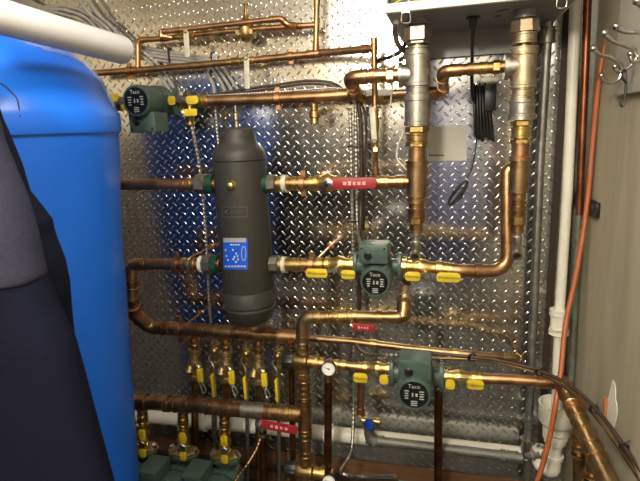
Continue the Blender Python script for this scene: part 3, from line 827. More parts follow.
# lower branches
t, path, r = run('lower copper pipe from the left elbow into the separator', [(131.5, 300, S), (131.5, 264.5, S), (180, 264.3, S), (221, 264, S)], 11, 'copper',
    [('co', 131.5, 284, 9), ('co', 143, 264.4, 5), ('bo', 186, 264.2, 6, 13), ('b', 193, 264.2, 7, 12.5), ('w', 201.5, 264.1, 4, 16), ('n', 208, 264, 10, 20), ('k', 217, 264, 6, 18)], bend=.75)
clamp('copper hanger on the pipe left of the separator', 177, 264.3, S, 13)
t, path, r = run('copper pipe from the separator to the middle pump', [(262, 265, S), (300, 264.6, S), (334, 264.4, S)], 11, 'copper',
    [('k', 266, 265, 8, 18), ('n', 275, 264.9, 10, 19), ('b', 281, 264.8, 4, 14), ('w', 285.5, 264.8, 4, 16), ('b', 291, 264.7, 6, 13), ('b', 297, 264.7, 6, 14), ('b', 303, 264.6, 5, 13), ('b', 321, 264.5, 6, 14)])
clamp('bright copper hanger on the pipe left of the middle pump', 312, 264.6, S, 13)
iso_valve('isolation valve left of the middle pump with a long lever to the left', (326, 264.4), (355, 264.6), S, 16, (335, 269.5), [(305.5, 268.5, 328, 277.5), (341, 270, 355.5, 279)])
pump('green circulator pump in the middle, between the separator and left riser', (354, 264.8), (402, 266.2), S, ZV, drop=.022)
iso_valve('isolation valve right of the middle pump under the left riser drain', (401, 266.5), (442, 268.8), S, 16, (427, 275.5), [(437, 272.5, 460, 282), (405, 271.5, 420.5, 281)])
run('copper pipe from the middle pump sweeping up behind the right riser', [(440, 269, S), (460, 270.5, S), (508, 271, .24), (507, 215, .22), (507, 170, .2), (520, 168, .2)], 13, 'copper',
    [('bo', 445, 269.4, 5, 15), ('b', 450, 269.6, 4, 14), ('c', 478, 270.8, 5), ('c', 507.5, 233, 4), ('c', 507, 192, 6)], bend=1.7, elbow=False)

# ------------------------------------------------------------------ manifolds at the lower left
M1 = .17
t, path, r = run('upper manifold of dark copper with brass drop valves under the separator', [(131.6, 296, S), (133, 312, .22), (150, 327.5, M1), (190, 329.5, M1), (250, 333.5, M1), (306, 338, M1)], 13, 'copper_old',
    [('co', 176, 328.6, 14), ('co', 195, 330, 20), ('co', 226, 332, 22), ('co', 259, 334, 20), ('c', 288, 336.5, 22)], bend=1.0)
clamp('copper hanger on the upper manifold, left of its first valve', 180, 329, M1, 14)
# valves dropping from the upper manifold: levers facing, then levers edge on
face = [(194.5, 'leftmost of the three with broad yellow levers under the upper manifold'), (226, 'middle of the three with broad yellow levers under the upper manifold'), (258.5, 'rightmost of the three with broad yellow levers under the upper manifold')]
def drop_pipe(label, x, y0, y1, off, dia, m, fits, x2=None):
    return run(label, [(x, y0, off), (((x2 or x + 1) + x) / 2, (y0 + y1) / 2, off), (x2 or x + 1, y1, off)], dia, m, fits, elbow=False, group='copper drops under the upper manifold')
for i, (x, lb) in enumerate(face):
    y = 336 + i * 2.2
    drop_pipe('copper drop from the upper manifold, ' + ('first', 'second', 'third')[i] + ' from the barrel', x, y, 540, M1, 7.5, 'copper_old', [('bo', x, y + 6, 6, 10), ('bo', x, y + 14, 7, 11, 'cast_brass')])
    t = lever_valve('brass drop valve, ' + lb, (x, y + 13), (x + .3, y + 42), M1, 13, ((x + 4, y + 31), (x + 6, y + 33)), 5, 'cast_brass', group='brass drop valves under the upper manifold', body='cast_brass', loff=.045)
    k = K(x, 370, M1 + .05)
    p = W(x + 6.5, y + 38.5, M1 + .052)
    g = MB().prism(p, XV, ZV, NV, rounded(2.9 * k, 7 * k, 1 * k), .012).build('yellow_grip', 'yellow', t, bevel=.001); g['label'] = 'yellow vinyl lever grip'
    pp = [W(x + 4, y + 44, M1 + .052), W(x + 8, y + 55, M1 + .056), W(x + 10.5, y + 57, M1 + .056), W(x + 11, y + 53, M1 + .056), W(x + 7, y + 46, M1 + .054)]
    MB().tube(spline(pp, 5), .9 * k, 8).build('wire_loop', 'flex_steel', t)
    MB().lathe(W(x - 3.5, y + 28, M1 + .01), (NV * .7 - ZV).normalized(), [(-5 * k, 3.4 * k), (4 * k, 4.2 * k), (9 * k, 4.6 * k), (9 * k, 2.4 * k), (3 * k, 2.2 * k)], 16).build('hose_outlet', 'cast_brass', t)
edge = [(212, 'leftmost of the four with its yellow lever edge on'), (244, 'second of the four with its yellow lever edge on'), (275.5, 'third of the four with its yellow lever edge on'), (301, '')]
for i, (x, lb) in enumerate(edge[:3]):
    y = 341 + i * 2.4; o2 = M1 - .06
    run('slim steel drop tube behind the drop valves, ' + ('left', 'middle', 'right')[i] + ' one', [(x + 2, y - 6, o2), (x + 3, 400, o2), (x + 4, 520, o2)], 4, 'galvanised', [('bo', x + 2, y + 6, 8, 8)], elbow=False, group='slim tubes behind the drop valves')
    k = K(x, 370, M1)
    t = thing('drop_valve', 'brass valve behind the manifold drops, ' + lb.replace('four', 'three'), 'valve', W(x + 4, y + 20, M1), 'edge-on yellow levers among the drops')
    valve_body(MB(), W(x + 3, y + 2, o2), W(x + 3, y + 22, o2), 5.5 * k).build('valve_body', 'cast_brass', t)
    MB().ball(W(x + 2.5, y + 10, o2 + .025), 4.2 * k).build('bonnet', 'brass_old', t)
    MB().tube(spline([W(x + 2, y + 12, o2 + .02), W(x - 3, y + 17, o2 + .05), W(x + 1, y + 25, o2 + .07), W(x + 2.5, y + 32, o2 + .07)], 5), 1.2 * k, 8).build('lever', 'flex_steel', t)
    MB().prism(W(x + 2.4, y + 43, o2 + .066), XV, ZV, NV, rounded(1.3 * k, 12 * k, .6 * k), .018).build('yellow_grip', 'yellow', t, bevel=.0008)['label'] = 'yellow vinyl lever grip'

# ------------------------------------------------------------------ mixing valve, lower pump line
G = .26
t, path, r = run('upright copper pipe through the mixing valve, bending right under the red handle', [(306, 470, G), (304.5, 400, G), (303.5, 360, G), (302, 317.5, G), (350, 316.5, G), (403, 317, G), (404.5, 303, G - .02), (404, 290, .05)], 11, 'bronze',
    [('z', 304.8, 414, 34, 14, 'copper_old'), ('z', 304.2, 395, 6, 13.5), ('z', 304.6, 404, 6, 13.5), ('z', 305.4, 437, 6, 13), ('z', 306, 452, 6, 13), ('z', 303.6, 350, 6, 13), ('z', 303.8, 378, 7, 13, 'copper'), ('z', 304, 385, 5, 13, 'copper'), ('z', 303, 337, 12, 13),
     ('bo', 316, 317, 6, 13.5), ('bo', 332, 316.8, 7, 13), ('bo', 343, 316.6, 10, 14.5), ('bo', 354, 316.6, 6, 13), ('c', 380, 316.8, 6)], bend=1.2)
def mixing(label, a, b, off, knob, D):
    A, B = W(*a, off), W(*b, off); k = K(*a, off); ax = B - A; L = ax.length
    t = thing('mixing_valve', label, 'mixing valve', (A + B) / 2, 'thermostatic mixing valves')
    r = D / 2 * k
    MB().lathe(A, ax, [(0, r * .9), (.1 * L, r), (.55 * L, r), (.6 * L, r * .72), (.85 * L, r * .72), (.86 * L, r * .95), (L, r * .95), (L, r * .6)], 26).build('body', 'brass_old', t)
    Kk = W(*knob, off); d = (Kk - A); Lk = d.length
    pr = MB(); n = 28
    o = A; rk = r * 1.02
    out = [(rk * (1 if i % 2 else .93) * math.cos(2 * PI * i / n), rk * (1 if i % 2 else .93) * math.sin(2 * PI * i / n)) for i in range(n)]
    u, v = frame_of(d); pr.prism(o, u, v, d.normalized(), out, Lk); pr.build('knob', 'black', t, bevel=.0015)
    for s in (-1, 1):
        MB().lathe(A + ax * .33 + ZV * s * r * .7, ZV * s, [(0, r * .7), (r * .7, r * .7), (r * .7, r * .85), (r * 1.3, r * .85)], 8).build('union_port', 'brass_old', t)
    return t
mixing('brass mixing valve with a black knob left of the dial thermometer', (294, 361), (319, 362.5), G, (283.5, 360.4), 17)
mixing('brass mixing valve with a black knob at the bottom edge', (297, 470), (326, 474), G, (286, 468.5), 17)
def gauge(label, px, py, off, rp):
    c = W(px, py, off); k = K(px, py, off); r = rp * k
    n = (CAM - c).normalized(); n = (n + NV * 1.5).normalized(); u, v = XV - n * XV.dot(n), None
    u.normalize(); v = n.cross(u)
    t = thing('thermometer_gauge', label, 'gauge', c, 'dial thermometers')
    MB().lathe(c, n, [(-.016, r * .4), (-.014, r * .95), (.004, r), (.006, r * .97), (.006, r * .88), (.003, r * .86)], 30).build('case', 'black', t)
    dl = MB().lathe(c, n, [(-.001, r * .87), (.0036, r * .87)], 30).build('dial', 'dial', t)
    mk = MB()
    for i in range(21):
        a = math.radians(-135 + i * 13.5); d = u * math.sin(a) + v * math.cos(a); e = n.cross(d)
        mk.box(c + d * (r * .75) + n * .0038, d * (r * (.08 if i % 5 else .12)), e * (r * .016), n * .0002)
    mk.build('scale_marks', 'ink_dark', dl, smooth=False)
    d = (u * -.95 + v * .33).normalized(); e = n.cross(d)
    MB().prism(c + n * .0042, d, e, d.cross(e), [(-r * .2, -r * .05), (r * .68, -r * .012), (r * .68, r * .012), (-r * .2, r * .05)], .0006 if d.cross(e).dot(n) > 0 else -.0006).build('needle', 'ink_dark', t, smooth=False)
    MB().lathe(c + n * .004, n, [(0, r * .12), (.0015, r * .1)], 12).build('needle_hub', 'ink_dark', t)
    MB().tube([c - n * .012, c - n * .012 + Vector((0, .05, .002))], r * .35, 12).build('stem', 'brass_old', t)
gauge('white dial thermometer beside the upper mixing valve', 328.5, 368.7, G + .05, 7.6)
gauge('white dial thermometer cut by the bottom edge', 329, 481.5, G + .05, 7.4)
run('short copper pipe from the mixing valve to the lower pump', [(317, 362.8, G), (340, 365, G), (366, 367.6, G)], 8.5, 'copper',
    [('bo', 322, 363.2, 6, 12), ('co', 331, 364.2, 4, 11), ('b', 337, 364.8, 3, 10.5), ('b', 344, 365.5, 4, 10.5), ('c', 361, 367, 6, 10.5)])
iso_valve('isolation valve left of the lower pump with a long lever to the left', (364, 367.5), (391, 369), G, 13, (374.5, 374), [(353, 373, 368, 382.5), (379.5, 374.5, 388.5, 384.5)])
pump('green circulator pump on the lower line, right of the dial thermometer', (390, 371.5), (444, 377.5), G, ZV)
iso_valve('isolation valve right of the lower pump with a long lever to the right', (443, 376), (476, 378.3), G, 14, (460.5, 382), [(467, 379.5, 483.5, 389.5), (445.5, 379, 455, 389.5)])
run('copper pipe from the lower pump running right to the corner', [(472, 378, G), (510, 379.5, G), (563, 383, G)], 10.5, 'copper',
    [('b', 479, 378.3, 4, 12.5), ('c', 541, 381.5, 12, 13), ('c', 555, 382.5, 6, 13)])
run('thick copper pipe coming forward along the right wall at bottom right', [(561, 381, G), (567, 393, .32), (596, 455, .6), (617, 500, .74)], 15, 'bronze',
    [('c', 566, 391, 14, 17.2, 'copper'), ('c', 575, 410, 12, 18.4, 'copper_bright'), ('z', 580, 420, 2.5, 18.2), ('z', 586, 433, 3, 18.8), ('z', 592, 446, 3, 19.8), ('z', 598, 459, 3.5, 21)], elbow=False)
run('upright copper pipe below the bend of the forward pipe', [(579, 425, .36), (579, 455, .36), (579, 520, .36)], 12.5, 'bronze', [('z', 579, 436, 5, 17), ('z', 579, 446, 6, 16), ('z', 579, 453, 4, 16.5)], elbow=False)
run('copper stub low behind the forward pipe at the right', [(592, 452, .45), (592, 470, .45), (592, 510, .45)], 12, 'copper', [('z', 592, 474, 5, 16), ('z', 592, 481, 4, 16)], elbow=False)
run('copper pipe running right behind the lower pump, close to the plate', [(308, 338, .13), (350, 341, .13), (430, 350.5, .13), (470, 354.5, .13), (515, 358, .10), (520, 358, .0)], 7, 'bronze', [('bo', 372, 343.5, 6), ('bo', 455, 353, 6)])
lever_valve('small valve with a red handle under the copper bend', (341, 319), (363, 319.5), G - .03, 11, ((351, 326.5), (374.5, 328.5)), 7.5, 'red', group='ball valves with red levers', body='brass_old', loff=.07, marks=4)

# lower manifold and the row of pumps
L2 = .28
t, path, r = run('lower manifold of thick dark copper feeding the row of pumps', [(110, 401, L2), (142, 402, L2), (200, 405.5, L2), (260, 410.5, L2), (302, 414, L2)], 13.5, 'copper_old',
    [('co', 142, 402, 12), ('co', 168, 403.5, 5), ('co', 182, 404.4, 16), ('co', 210, 406.3, 5), ('co', 225, 407.6, 18), ('is', 254, 410, 24, 16, 'nut_grey'), ('b', 277, 412, 12, 14.5, 'brass_old'), ('b', 288, 412.8, 5, 15, 'brass_old'), ('bo', 294, 413.4, 5, 15)])
lever_valve('ball valve with red lever under the right end of the lower manifold', (262, 417), (262.5, 436), L2 - .05, 9, ((259, 423.5), (297.5, 430.5)), 9.5, 'red', group='ball valves with red levers', body='iron', loff=.08, marks=4)
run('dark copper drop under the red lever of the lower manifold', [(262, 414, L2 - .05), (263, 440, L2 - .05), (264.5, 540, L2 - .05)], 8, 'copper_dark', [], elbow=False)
for i, (x, y, lb) in enumerate(((142.5, 402, 'half behind the barrel'), (183, 405, 'in the middle of the row'), (224.5, 408, 'rightmost of the row'))):
    run('short brass drop from the lower manifold to the pump ' + lb, [(x, y, L2), (x, y + 12, L2), (x, y + 29, L2)], 7.5, 'bronze', [('bo', x, y + 11, 5, 10), ('bo', x, y + 17, 5, 10.5)], elbow=False, group='short drops to the row of pumps')
    ya, yb = y + 22 + i, y + 43 + i
    t = iso_valve('brass valve with two yellow grips, on the pump ' + lb, (x, ya), (x + .5, yb), L2, 12, (x, y + 42), [(x - 4, y + 27, x + 3.5, y + 39), (x - 3.5, y + 46, x + 4, y + 56)], mark=False, group='upright isolation valves over the row of pumps')
    k = K(x, yb, L2); C = W(x + .5, yb, L2)
    d = [(-17, 1), (-7, -7), (9, -7), (17, -1), (7, 7), (-9, 7)]
    MB().prism(C - ZV * .004, XV, NV, -ZV, [(a * k, b * k * 1.3) for a, b in d], .012).build('flange_plate', 'cast_brass', t, bevel=.0015)
    for s in (-1, 1):
        bo = MB(); bo.lathe(C + XV * (s * 12.5 * k) + ZV * .004, -ZV, [(0, 2.6 * k), (4 * k, 2.6 * k), (4 * k, 1.6 * k), (14 * k, 1.6 * k), (14 * k, 2.8 * k), (18 * k, 2.8 * k)], 6)
        bo.build('bolt', 'chrome', t)
    pump('green circulator pump fed from the lower manifold, ' + lb, (x + .5, yb + 3), (x + 2.5, yb + 50), L2, -XV, bshift=.035, boff=.056 if i else .036)
pump('green circulator pump at the bottom edge fed by the flexible conduit', (388, 500), (440, 504), .32, ZV)
# uprights behind the pumps, running down past the lower edge
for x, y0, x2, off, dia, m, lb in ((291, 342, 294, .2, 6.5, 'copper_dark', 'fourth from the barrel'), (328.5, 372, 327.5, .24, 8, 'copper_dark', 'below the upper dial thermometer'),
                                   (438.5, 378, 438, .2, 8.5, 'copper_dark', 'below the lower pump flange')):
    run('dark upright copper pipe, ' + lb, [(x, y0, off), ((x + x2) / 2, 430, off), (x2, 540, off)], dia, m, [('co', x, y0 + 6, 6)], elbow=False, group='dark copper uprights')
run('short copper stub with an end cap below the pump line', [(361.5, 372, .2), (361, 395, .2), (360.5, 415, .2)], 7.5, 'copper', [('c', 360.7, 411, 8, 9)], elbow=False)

# ------------------------------------------------------------------ drainage along the bottom, conduit and PVC at the right
run('white plastic pipe along the foot of the plate wall', [(100, 412.5, .06), (230, 424, .06), (365, 437, .06), (522, 455, .06)], 13, 'pvc', [('p', 200, 421.5, 10), ('p', 330, 433.5, 8)], name='plastic_pipe', elbow=False)
run('grey galvanised pipe along the foot of the wall with an upturned elbow', [(369, 422, .12), (369.5, 440, .12), (430, 447, .12), (522, 458, .12)], 9.5, 'galvanised_dull',
    [('g', 512, 456.8, 10, 11.5, 'galvanised_dull'), ('g', 503, 455.8, 4, 12, 'galvanised_dull'), ('g', 372, 440.3, 8, 13, 'galvanised_dull')], name='steel_pipe', bend=.9)
def blue_valve():
    c = W(371, 423, .14); k = K(371, 423, .14)
    t = thing('hose_bib', 'small tap with a round blue handle on the grey elbow', 'tap', c)
    MB().lathe(W(369.5, 430, .12), ZV, [(0, 4.5 * k), (6 * k, 4.5 * k), (8 * k, 3 * k), (14 * k, 3 * k)], 14).build('body', 'galvanised', t)
    n = (NV - XV * .3 + ZV * .2).normalized()
    out = [(5.6 * k * (1 - .1 * (i % 2)) * math.cos(2 * PI * i / 16), 5.6 * k * (1 - .1 * (i % 2)) * math.sin(2 * PI * i / 16)) for i in range(16)]
    u, v = frame_of(n); MB().prism(c + n * .012, u, v, n, out, .01).build('handle', 'blue_handle', t, bevel=.002)
    MB().tube([c, c + n * .014], 1.6 * k, 8).build('stem', 'brass', t)
    MB().tube([W(362, 420, .1), W(380, 422, .1)], 4 * k, 14).build('outlet', 'brass_old', t)
blue_valve()
run('tall grey conduit from the boiler down to the floor', [(548.5, 22, .07), (540, 160, .07), (528.5, 430, .07), (526, 500, .07)], 9, 'galvanised',
    [('g', 547.5, 38, 12, 15, 'nut_grey'), ('g', 548, 30, 4, 12, 'nut_grey'), ('g', 529, 423, 3, 13), ('g', 527.6, 449, 22, 13.5, 'nut_grey')], name='steel_conduit', elbow=False)
tV = run('tall white plastic drain pipe at the right end of the wall', [(577, -40, .1), (574, 40, .1), (567.5, 190, .1), (559.5, 312, .1), (556, 408, .11)], 11, 'pvc', [('p', 559.2, 314, 5, 18), ('p', 558.8, 323, 14, 16.5), ('p', 558.5, 331, 4, 18)], name='plastic_pipe', elbow=False)
def cup():
    c = W(557, 414, .13); k = K(557, 414, .13)
    t = thing('drain_funnel', 'white plastic drain funnel and trap under the tall white pipe', 'drain', c)
    b = ZV * -1
    o = c + ZV * 12 * k
    MB().lathe(o, b, [(22 * k, 10 * k), (4 * k, 15.5 * k), (0, 16 * k), (0, 17.5 * k), (18 * k, 17.5 * k), (22 * k, 15 * k), (24 * k, 12 * k), (24 * k, 9 * k)], 36, caps=False).build('cup', 'pvc', t)
    for i, (y0, y1, rr) in enumerate(((22, 31, 12.5), (33, 38, 12), (38, 43, 10.5))):
        MB().lathe(o, b, [(y0 * k, rr * .8 * k), (y0 * k, rr * k), (y1 * k, rr * k), (y1 * k, rr * .8 * k)], 30).build('slip_nut', 'pvc', t)
    low = o - ZV * 78 * k
    P = [o - ZV * 22 * k, o - ZV * 64 * k, o - ZV * 78 * k + XV * 0, o - ZV * 78 * k - XV * 12 * k + Vector((0, .03, 0)), o - ZV * 58 * k - XV * 12 * k + Vector((0, .04, 0))]
    pt, arcs = fillet(P, 9 * k)
    MB().tube(pt, 7.2 * k, 20).build('trap', 'pvc', t)
    MB().lathe(o, b, [(58 * k, 7 * k), (58 * k, 9 * k), (62 * k, 9 * k), (62 * k, 7 * k)], 24).build('trap_collar', 'pvc', t)
cup()
run('tall reddish copper pipe in the corner beside the white drain pipe', [(589, -40, .06), (585.5, 60, .06), (579, 215, .06)], 8, 'reddish_copper', [], elbow=False)
run('green tarnished copper pipe in the corner above the drain funnel', [(579, 212, .06), (574, 320, .06), (568.5, 440, .06)], 7, 'patina', [], elbow=False)
run('short grey drain arm beside the white trap', [(527.5, 455, .08), (545, 452, .1), (552, 452, .115)], 12, 'galvanised', [('g', 538, 453, 9, 15)], name='steel_pipe', elbow=False)

# ------------------------------------------------------------------ cables, hoses
cable('orange cable looping down past the white drain funnel', [(613, 30, .12), (605, 46, .1), (599, 80, .1), (593, 140, .1), (587, 205, .12), (577, 270, .16), (566, 322, .2), (561, 370, .26), (556, 402, .32), (549, 440, .33), (541, 470, .33), (530, 500, .33)], 5.5, 'orange_cable')
cable('black cable pair draped from behind the lower pump to the right wall', [(425, 353, .2), (470, 357, .22), (500, 361, .25), (540, 371, .3), (575, 389, .38), (605, 420, .5), (630, 455, .6), (655, 490, .7)], 3.2, 'brown_wire', group='dark cables across the lower right')
cable('brown cable lying on the black cable at lower right', [(425, 358, .19), (470, 359, .21), (500, 363, .24), (540, 374, .29), (573, 393, .37), (602, 424, .49), (626, 458, .59), (650, 495, .69)], 3, 'bronze', group='dark cables across the lower right')
for i, (px, py, off, lb) in enumerate(((472, 357.5, .22, 'left of the thick copper pipe'), (539, 371.5, .3, 'above the thick copper pipe'), (594, 409, .45, 'by the plaster patch'), (624, 447, .58, 'nearest the right edge'))):
    c = W(px, py, off); k = K(px, py, off)
    mb = MB(); d = (W(px + 5, py + 3, off + .02) - c).normalized()
    mb.lathe(c - d * .004, d, [(0, 3.6 * k), (0, 4.6 * k), (.008, 4.6 * k), (.008, 3.6 * k), (0, 3.6 * k)], 16, caps=False); mb.tube([c + ZV * 4 * k, c + ZV * 8 * k + XV * 5 * k], .0016, 6)
    tag(mb.build('cable_tie', 'black'), 'black cable tie on the draped cables, ' + lb, 'cable tie', 'black cable ties')
cable('flexible steel conduit dropping to the middle pump box, left strand', [(350, 108, .1), (351, 150, .1), (352.5, 230, .1), (354, 300, .1), (354, 330, .1)], 4, 'flex_steel', ribs=True, group='flexible conduits left of the middle pump')
cable('flexible steel conduit dropping to the middle pump box, right strand', [(355.5, 106, .1), (356, 150, .1), (357, 215, .1), (359, 240, .16), (363, 248, .24), (367, 250, .3)], 4, 'flex_steel', ribs=True, group='flexible conduits left of the middle pump')
cable('thick brown cable beside the two flexible steel conduits', [(352, 84, .12), (357, 96, .1), (361, 130, .1), (361, 200, .1), (360, 235, .12), (359, 330, .1)], 4.5, 'brown_wire')
cable('thin brown tube hanging close beside the conduits, right of the thick cable', [(358, 97, .08), (366, 120, .08), (364.5, 170, .08), (363.5, 230, .08)], 2.5, 'brown_wire')
for i, (y, w) in enumerate(((147, 'upper'), (222, 'lower'))):
    c = W(355, y, .1); k = K(355, y, .1)
    tag(MB().prism(c, XV, NV, ZV, rounded(8 * k, 3.4 * k, 3 * k), .006).build('cable_tie', 'black'), 'black cable tie around the flexible conduits, ' + w + ' one', 'cable tie', 'black cable ties')
cable('braided steel hose hanging from the upper left drain valve', [(191, 124, .15), (194, 138, .14), (199, 165, .12), (203, 200, .12), (206, 240, .12), (209, 300, .12), (212.5, 350, .12), (213, 420, .12), (214, 520, .12)], 4, 'flex_steel', ribs=True)
cable('slim steel sheathed lead left of the separator top', [(215, 104, .1), (217, 130, .09), (220, 160, .09), (224, 200, .1)], 3.2, 'flex_steel', ribs=True)
cable('bronze curved conduit beside the rightmost bottom pump', [(261, 436, .3), (257, 448, .32), (249, 462, .36), (241, 473, .38), (233, 484, .4)], 3.6, 'copper_old', ribs=True)
cable('flexible steel conduit looping to the bottom edge pump', [(353.5, 330, .1), (353.5, 400, .12), (352.5, 440, .18), (349, 457, .24), (341, 470, .3), (346, 475, .33), (365, 477, R), (396, 476, .36)], 4, 'flex_steel', ribs=True)
cable('flexible steel conduit curving into the lower pump box', [(356, 341, .1), (358, 348, .16), (367, 354.5, .2), (380, 355.5, .27), (404, 355, .3)], 4.2, 'flex_steel', ribs=True)
cable('white wire looping beside the left riser', [(396, 42, .2), (393, 62, .2), (392, 90, .22), (390, 113, .22), (398, 124, .22), (403, 132, .22), (398, 146, .22), (397, 158, .22), (404, 167, .24), (409, 172, .28)], 1.6, 'lever_white')
cable('black power lead from the boiler gland to its coiled cord', [(473.5, 20, .35), (472.5, 40, .3), (472, 60, .2), (472, 85, .14), (473, 100, .1)], 4, 'black', group='black power cords under the boiler')
def cord():
    P = []
    for i in range(6):
        x = 474 + i * 2.8; yb = 136 + (i % 3) * 2.2
        P += [(x, 84 + (i % 2) * 2, .06 + .006 * (i % 3)), (x + .6, 108, .08), (x + .8 + i * .6, yb - 3, .075), (x + 2.0 + i * .6, yb, .07), (x + 2.6 + i * .5, yb - 4, .06), (x + 2.2, 108, .055)]
    cable('bundle of coiled black power cord under the boiler', P, 2.6, 'black', name='coiled_cord', n=5, group='black power cords under the boiler')
    c = W(490, 98, .075); k = K(490, 98, .075)
    a = W(491, 88, .08) - W(489.5, 112, .08); a.normalize()
    t = thing('power_adapter', 'black power adapter hanging among the coiled cord', 'power adapter', c)
    MB().box(c, XV * 5.6 * k, NV * .018, ZV * 13 * k).build('body', 'black', t, bevel=.003)
    MB().lathe(c - ZV * 13 * k, -ZV, [(0, 2 * k), (6 * k, 1.3 * k)], 10).build('strain_relief', 'black_rubber', t)
    MB().box(W(489, 80, .05), XV * 8 * k, NV * .012, ZV * 2.5 * k).build('plug_plate', 'lever_white', t, bevel=.001)
cord()
cable('thin black wire trailing from the coiled cord', [(477, 136, .06), (475.5, 150, .04), (472, 168, .03), (467, 178, .03)], 1.2, 'black')
P = []
for i in range(28):
    a_ = i * PI / 4; f = .5 + .46 * math.cos(a_) ; w_ = (2.2 + .9 * (i // 8)) * math.sin(a_)
    P.append((468 - 20 * f + w_ * .8, 180 + 26 * f + w_ * .6, .008 + .0025 * (i % 3)))
cable('small tied bundle of thin black wire on the plate', P, 1.1, 'black', name='wire_bundle', n=6)
for i, (dy, dx, lb) in enumerate(((0, 0, 'top one'), (4, -2, 'second one'), (8, -4, 'third one'), (13, -7, 'lowest one'))):
    pts = [(12 + dx, -12 + dy, .03), (40 + dx, 6 + dy * .4, .04), (66 + dx, 6 + dy, .04), (88 + dx, 14 + dy, .035), (108 + dx, 33 + dy, .035), (135 + dx, 45 + dy * .8, .02), (165, 51.5 + dy * .75, .012), (205, 58 + dy * .6, .012), (222 + dx * 2, 68 + dy * .5, .012), (234 + dx * 3, 84, .02), (243 + dx * 4, 98, .04)]
    cable('grey hose sweeping across the top left plate, ' + lb, pts, 3.4, 'cable_grey', name='hose', group='grey hoses at top left')
for i, (x, y, b, lb) in enumerate(((74, -8, (116, 38), 'left'), (82, -10, (122, 38), 'right'))):
    cable('braided grey hose coming down from the top edge above the white tube, ' + lb + ' one', [(x, y, .05), (x + 14, 12, .05), (b[0] - 10, 27, .05), (b[0], b[1], .05), (b[0] + 24, b[1] + 16, .03), (b[0] + 40, b[1] + 32, .02), (b[0] + 62, b[1] + 66, .06)], 4, 'cable_grey', name='hose', ribs=True, group='braided hoses at top left')
for i, (px, py) in enumerate(((168, 55), (211, 60), (112, 34))):
    c = W(px, py, .02); k = K(px, py, .02)
    tag(MB().prism(c - NV * .01, ZV, NV, XV, rounded(7.5 * k, .012, .008), .006).build('cable_tie', 'black'), 'black cable tie round the grey hoses, ' + ('below the topmost thin pipe', 'right of the white lever', 'beside the white tube')[i], 'cable tie', 'black cable ties')
for i, (dy, lb) in enumerate(((0, 'upper'), (3, 'lower'))):
    cable('dark cable lying along the thick upper pipe, ' + lb + ' one', [(168, 97 + dy, .1), (205, 95.5 + dy * .7, .11), (240, 90 + dy, .1), (275, 85 + dy, .1), (305, 81 + dy, .1), (325, 81.5 + dy, .1), (337, 85 + dy, .1), (344, 92, .12), (352, 104, .1)], 2.4, 'brown_wire', group='dark cables on the thick upper pipe')
cable('steel sheathed cable lying on the thick upper pipe', [(196, 96, .12), (230, 94.5, .13), (290, 91, .13), (330, 88, .13), (346, 90, .12)], 2.6, 'flex_steel', ribs=True)
cable('black cable sagging between the boiler corner and left riser', [(405, 44, .12), (400, 52, .15), (390, 57, .12), (380, 60, .08), (372, 66, .05)], 4, 'black_rubber')
cable('grey ribbed hose hooked under the left corner of the boiler', [(396, 22, .44), (395, 34, .4), (399, 46, .3), (406, 54, .2), (400, 60, .12)], 6, 'nut_grey', ribs=True, name='hose')
# paper card on the plate
def card():
    k = K(447, 143, .004)
    t = thing('info_card', 'plain silver grey card stuck on the plate between the risers', 'card', W(447, 143, .003))
    a, b, c_, d = W(427, 127.5, .004), W(466.5, 125, .004), W(466.5, 160.5, .004), W(427, 161, .004)
    mb = MB(); mb.v = [p + NV * q for q in (0, .0015) for p in (a, b, c_, d)]
    mb.f = [(0, 3, 2, 1), (4, 5, 6, 7), (0, 1, 5, 4), (1, 2, 6, 5), (2, 3, 7, 6), (3, 0, 4, 7)]
    s = mb.build('sheet', 'paper', t)
    mk = MB()
    for i in range(9):
        p = W(429.5 + i * 1.75, 155.3, .004) + NV * .0017
        mk.box(p, XV * (.62 * k), NV * .0002, ZV * (.85 * k))
    mk.build('printed_line', 'ink_dark', s, smooth=False)
card()

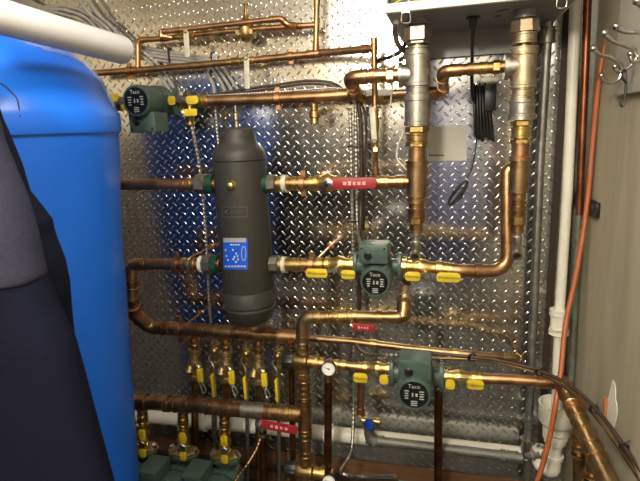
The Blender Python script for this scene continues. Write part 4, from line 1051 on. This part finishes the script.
# ------------------------------------------------------------------ right wall: hook rail, S-hook, box, plaster patch
def onwall(px, py, dx=0.0):
    d = ray(px, py); return CAM + d * ((XC - dx - CAM.x) / d.x)
def hooks():
    bt = .018
    e = onwall(612.5, 96, bt); zb = e.z; y0 = e.y
    t = thing('hook_rail', 'cream board with nickel coat hooks on the right wall', 'coat rack', Vector((XC, y0, zb)))
    mb = MB().box(Vector((XC - bt / 2, y0 - .45, zb + .14)), XV * (bt / 2), NV * .45, ZV * .14)
    mb.build('board', 'rack_board', t, bevel=.003)
    def hook(base, tip, dip, low):
        y = base.y
        h = MB()
        B = base
        up = spline([B, *dip, tip], 7); n = len(up)
        h.tube(up, [.0046 + .001 * abs(math.cos(i / n * PI)) for i in range(n)], 10)
        h.ball(tip, .0088, sc=(1, 1, 1))
        l = spline([B, *low], 7); h.tube(l, .0042, 10); h.ball(low[-1], .0068)
        h.lathe(B + XV * .012, -XV, [(0, .016), (.004, .016), (.008, .009), (.014, .006)], 20)
        return h.build('coat_hook', 'satin_nickel', t)
    def P(px, py, off): return W(px, py, off)
    for base, ups, lows in (
        ((623, 70), ((619, 63), (611, 57.5), (602, 55.5), (597, 52.5), (593.2, 48.5)), ((621, 74), (618, 80), (610, 83), (604, 80), (601.5, 75.5))),
        ((637, 57), ((634, 50), (626, 46), (615, 42.5), (608, 37.5), (604.5, 33)), ((634, 62), (628, 68), (620, 72), (616, 70), (615, 66.5))),
        ((653, 44), ((648, 36), (640, 32.5), (628, 32), (620, 30), (616, 26.5)), ((650, 50), (643, 58), (634, 62), (631, 59), (630.5, 54))),
        ((668, 24), ((664, 14), (656, 11), (647, 9), (641, 5), (637, 1)), ((665, 30), (658, 38), (650, 44), (646, 40), (645, 36)))):
        bp = onwall(base[0], base[1], bt); off = -bp.y
        hook(bp, P(*ups[-1], off), [P(*u, off) for u in ups[:-1]], [P(*u, off) for u in lows])
    o = -onwall(637, 70, bt).y
    s = [(626.5, 83, o + .004), (622.5, 78, o + .008), (622.8, 71.5, o + .006), (625.6, 70.8, o), (625.8, 80, o), (625, 95, o), (624.2, 103, o), (622.5, 106.5, o), (620.5, 104.5, o), (621, 100.5, o)]
    tag(MB().tube(spline([W(*p) for p in s], 6), 1.1 * K(624, 90, o), 8).build('s_hook', 'black'), 'small black S-hook hanging below the nickel coat hooks', 'hook')
hooks()
def blackbox():
    a, b = onwall(601, 203), onwall(587.5, 218)
    c = Vector((XC - .006, (a.y + b.y) / 2, (a.z + onwall(601, 219).z) / 2))
    t = thing('junction_box', 'flat black junction box on the beige wall beside the orange cable', 'junction box', c)
    h = abs(a.y - b.y) / 2; z = abs(a.z - onwall(601, 219).z) / 2
    MB().box(c, XV * .006, NV * h, ZV * z).build('body', 'black', t, bevel=.002)
    MB().box(c - XV * .007, XV * .002, NV * h * .6, ZV * z * .6).build('cover', 'black_rubber', t, bevel=.001)
blackbox()
def patch():
    c = onwall(612, 411); n = 26; mb = MB()
    out = []
    for i in range(n):
        a = 2 * PI * i / n; q = .8 + .2 * noise.noise(Vector((math.cos(a) * 1.3, math.sin(a) * 1.3, 2)))
        out.append((math.cos(a) * .05 * q, math.sin(a) * .075 * q + (.02 if abs(math.cos(a)) < .5 and math.sin(a) > 0 else 0)))
    tag(MB().prism(c, NV, ZV, -XV, out, .0015).build('plaster_patch', 'plaster_white'), 'white plaster patch on the beige wall above the draped cables', 'plaster patch')
    c = onwall(607, 408)
    tag(MB().box(c - XV * .003, XV * .006, NV * .009, ZV * .03).build('wood_block', 'orange_wood', bevel=.002), 'orange wooden block beside the white plaster patch', 'block')
patch()

# ------------------------------------------------------------------ light
def area(name, loc, target, size, power, col, shape='DISK'):
    l = bpy.data.lights.new(name, 'AREA'); l.shape = shape; l.size = size; l.energy = power; l.color = col
    o = bpy.data.objects.new(name, l); COL.objects.link(o); o.location = loc
    o.rotation_euler = (Vector(target) - Vector(loc)).to_track_quat('-Z', 'Y').to_euler()
    return o
l = bpy.data.lights.new('ceiling_bulb', 'POINT'); l.energy = 112; l.color = (1, .91, .74); l.shadow_soft_size = .11
o = bpy.data.objects.new('ceiling_bulb', l); COL.objects.link(o); o.location = (-.38, -2.6, 2.15)
area('soft_fill', (-.3, -1.25, 2.36), (-.35, -1.1, 0), .4, 16, (1, .93, .8))  # added soft fill overhead, brightens the lower pipework
w = bpy.data.worlds.new('world'); scene.world = w; w.use_nodes = True
w.node_tree.nodes['Background'].inputs[0].default_value = (.5, .55, .7, 1); w.node_tree.nodes['Background'].inputs[1].default_value = .05
vs = scene.view_settings
vs.view_transform = 'Standard'; vs.look = 'None'; vs.gamma = 1; vs.use_curve_mapping = False
vs.exposure = 0.14
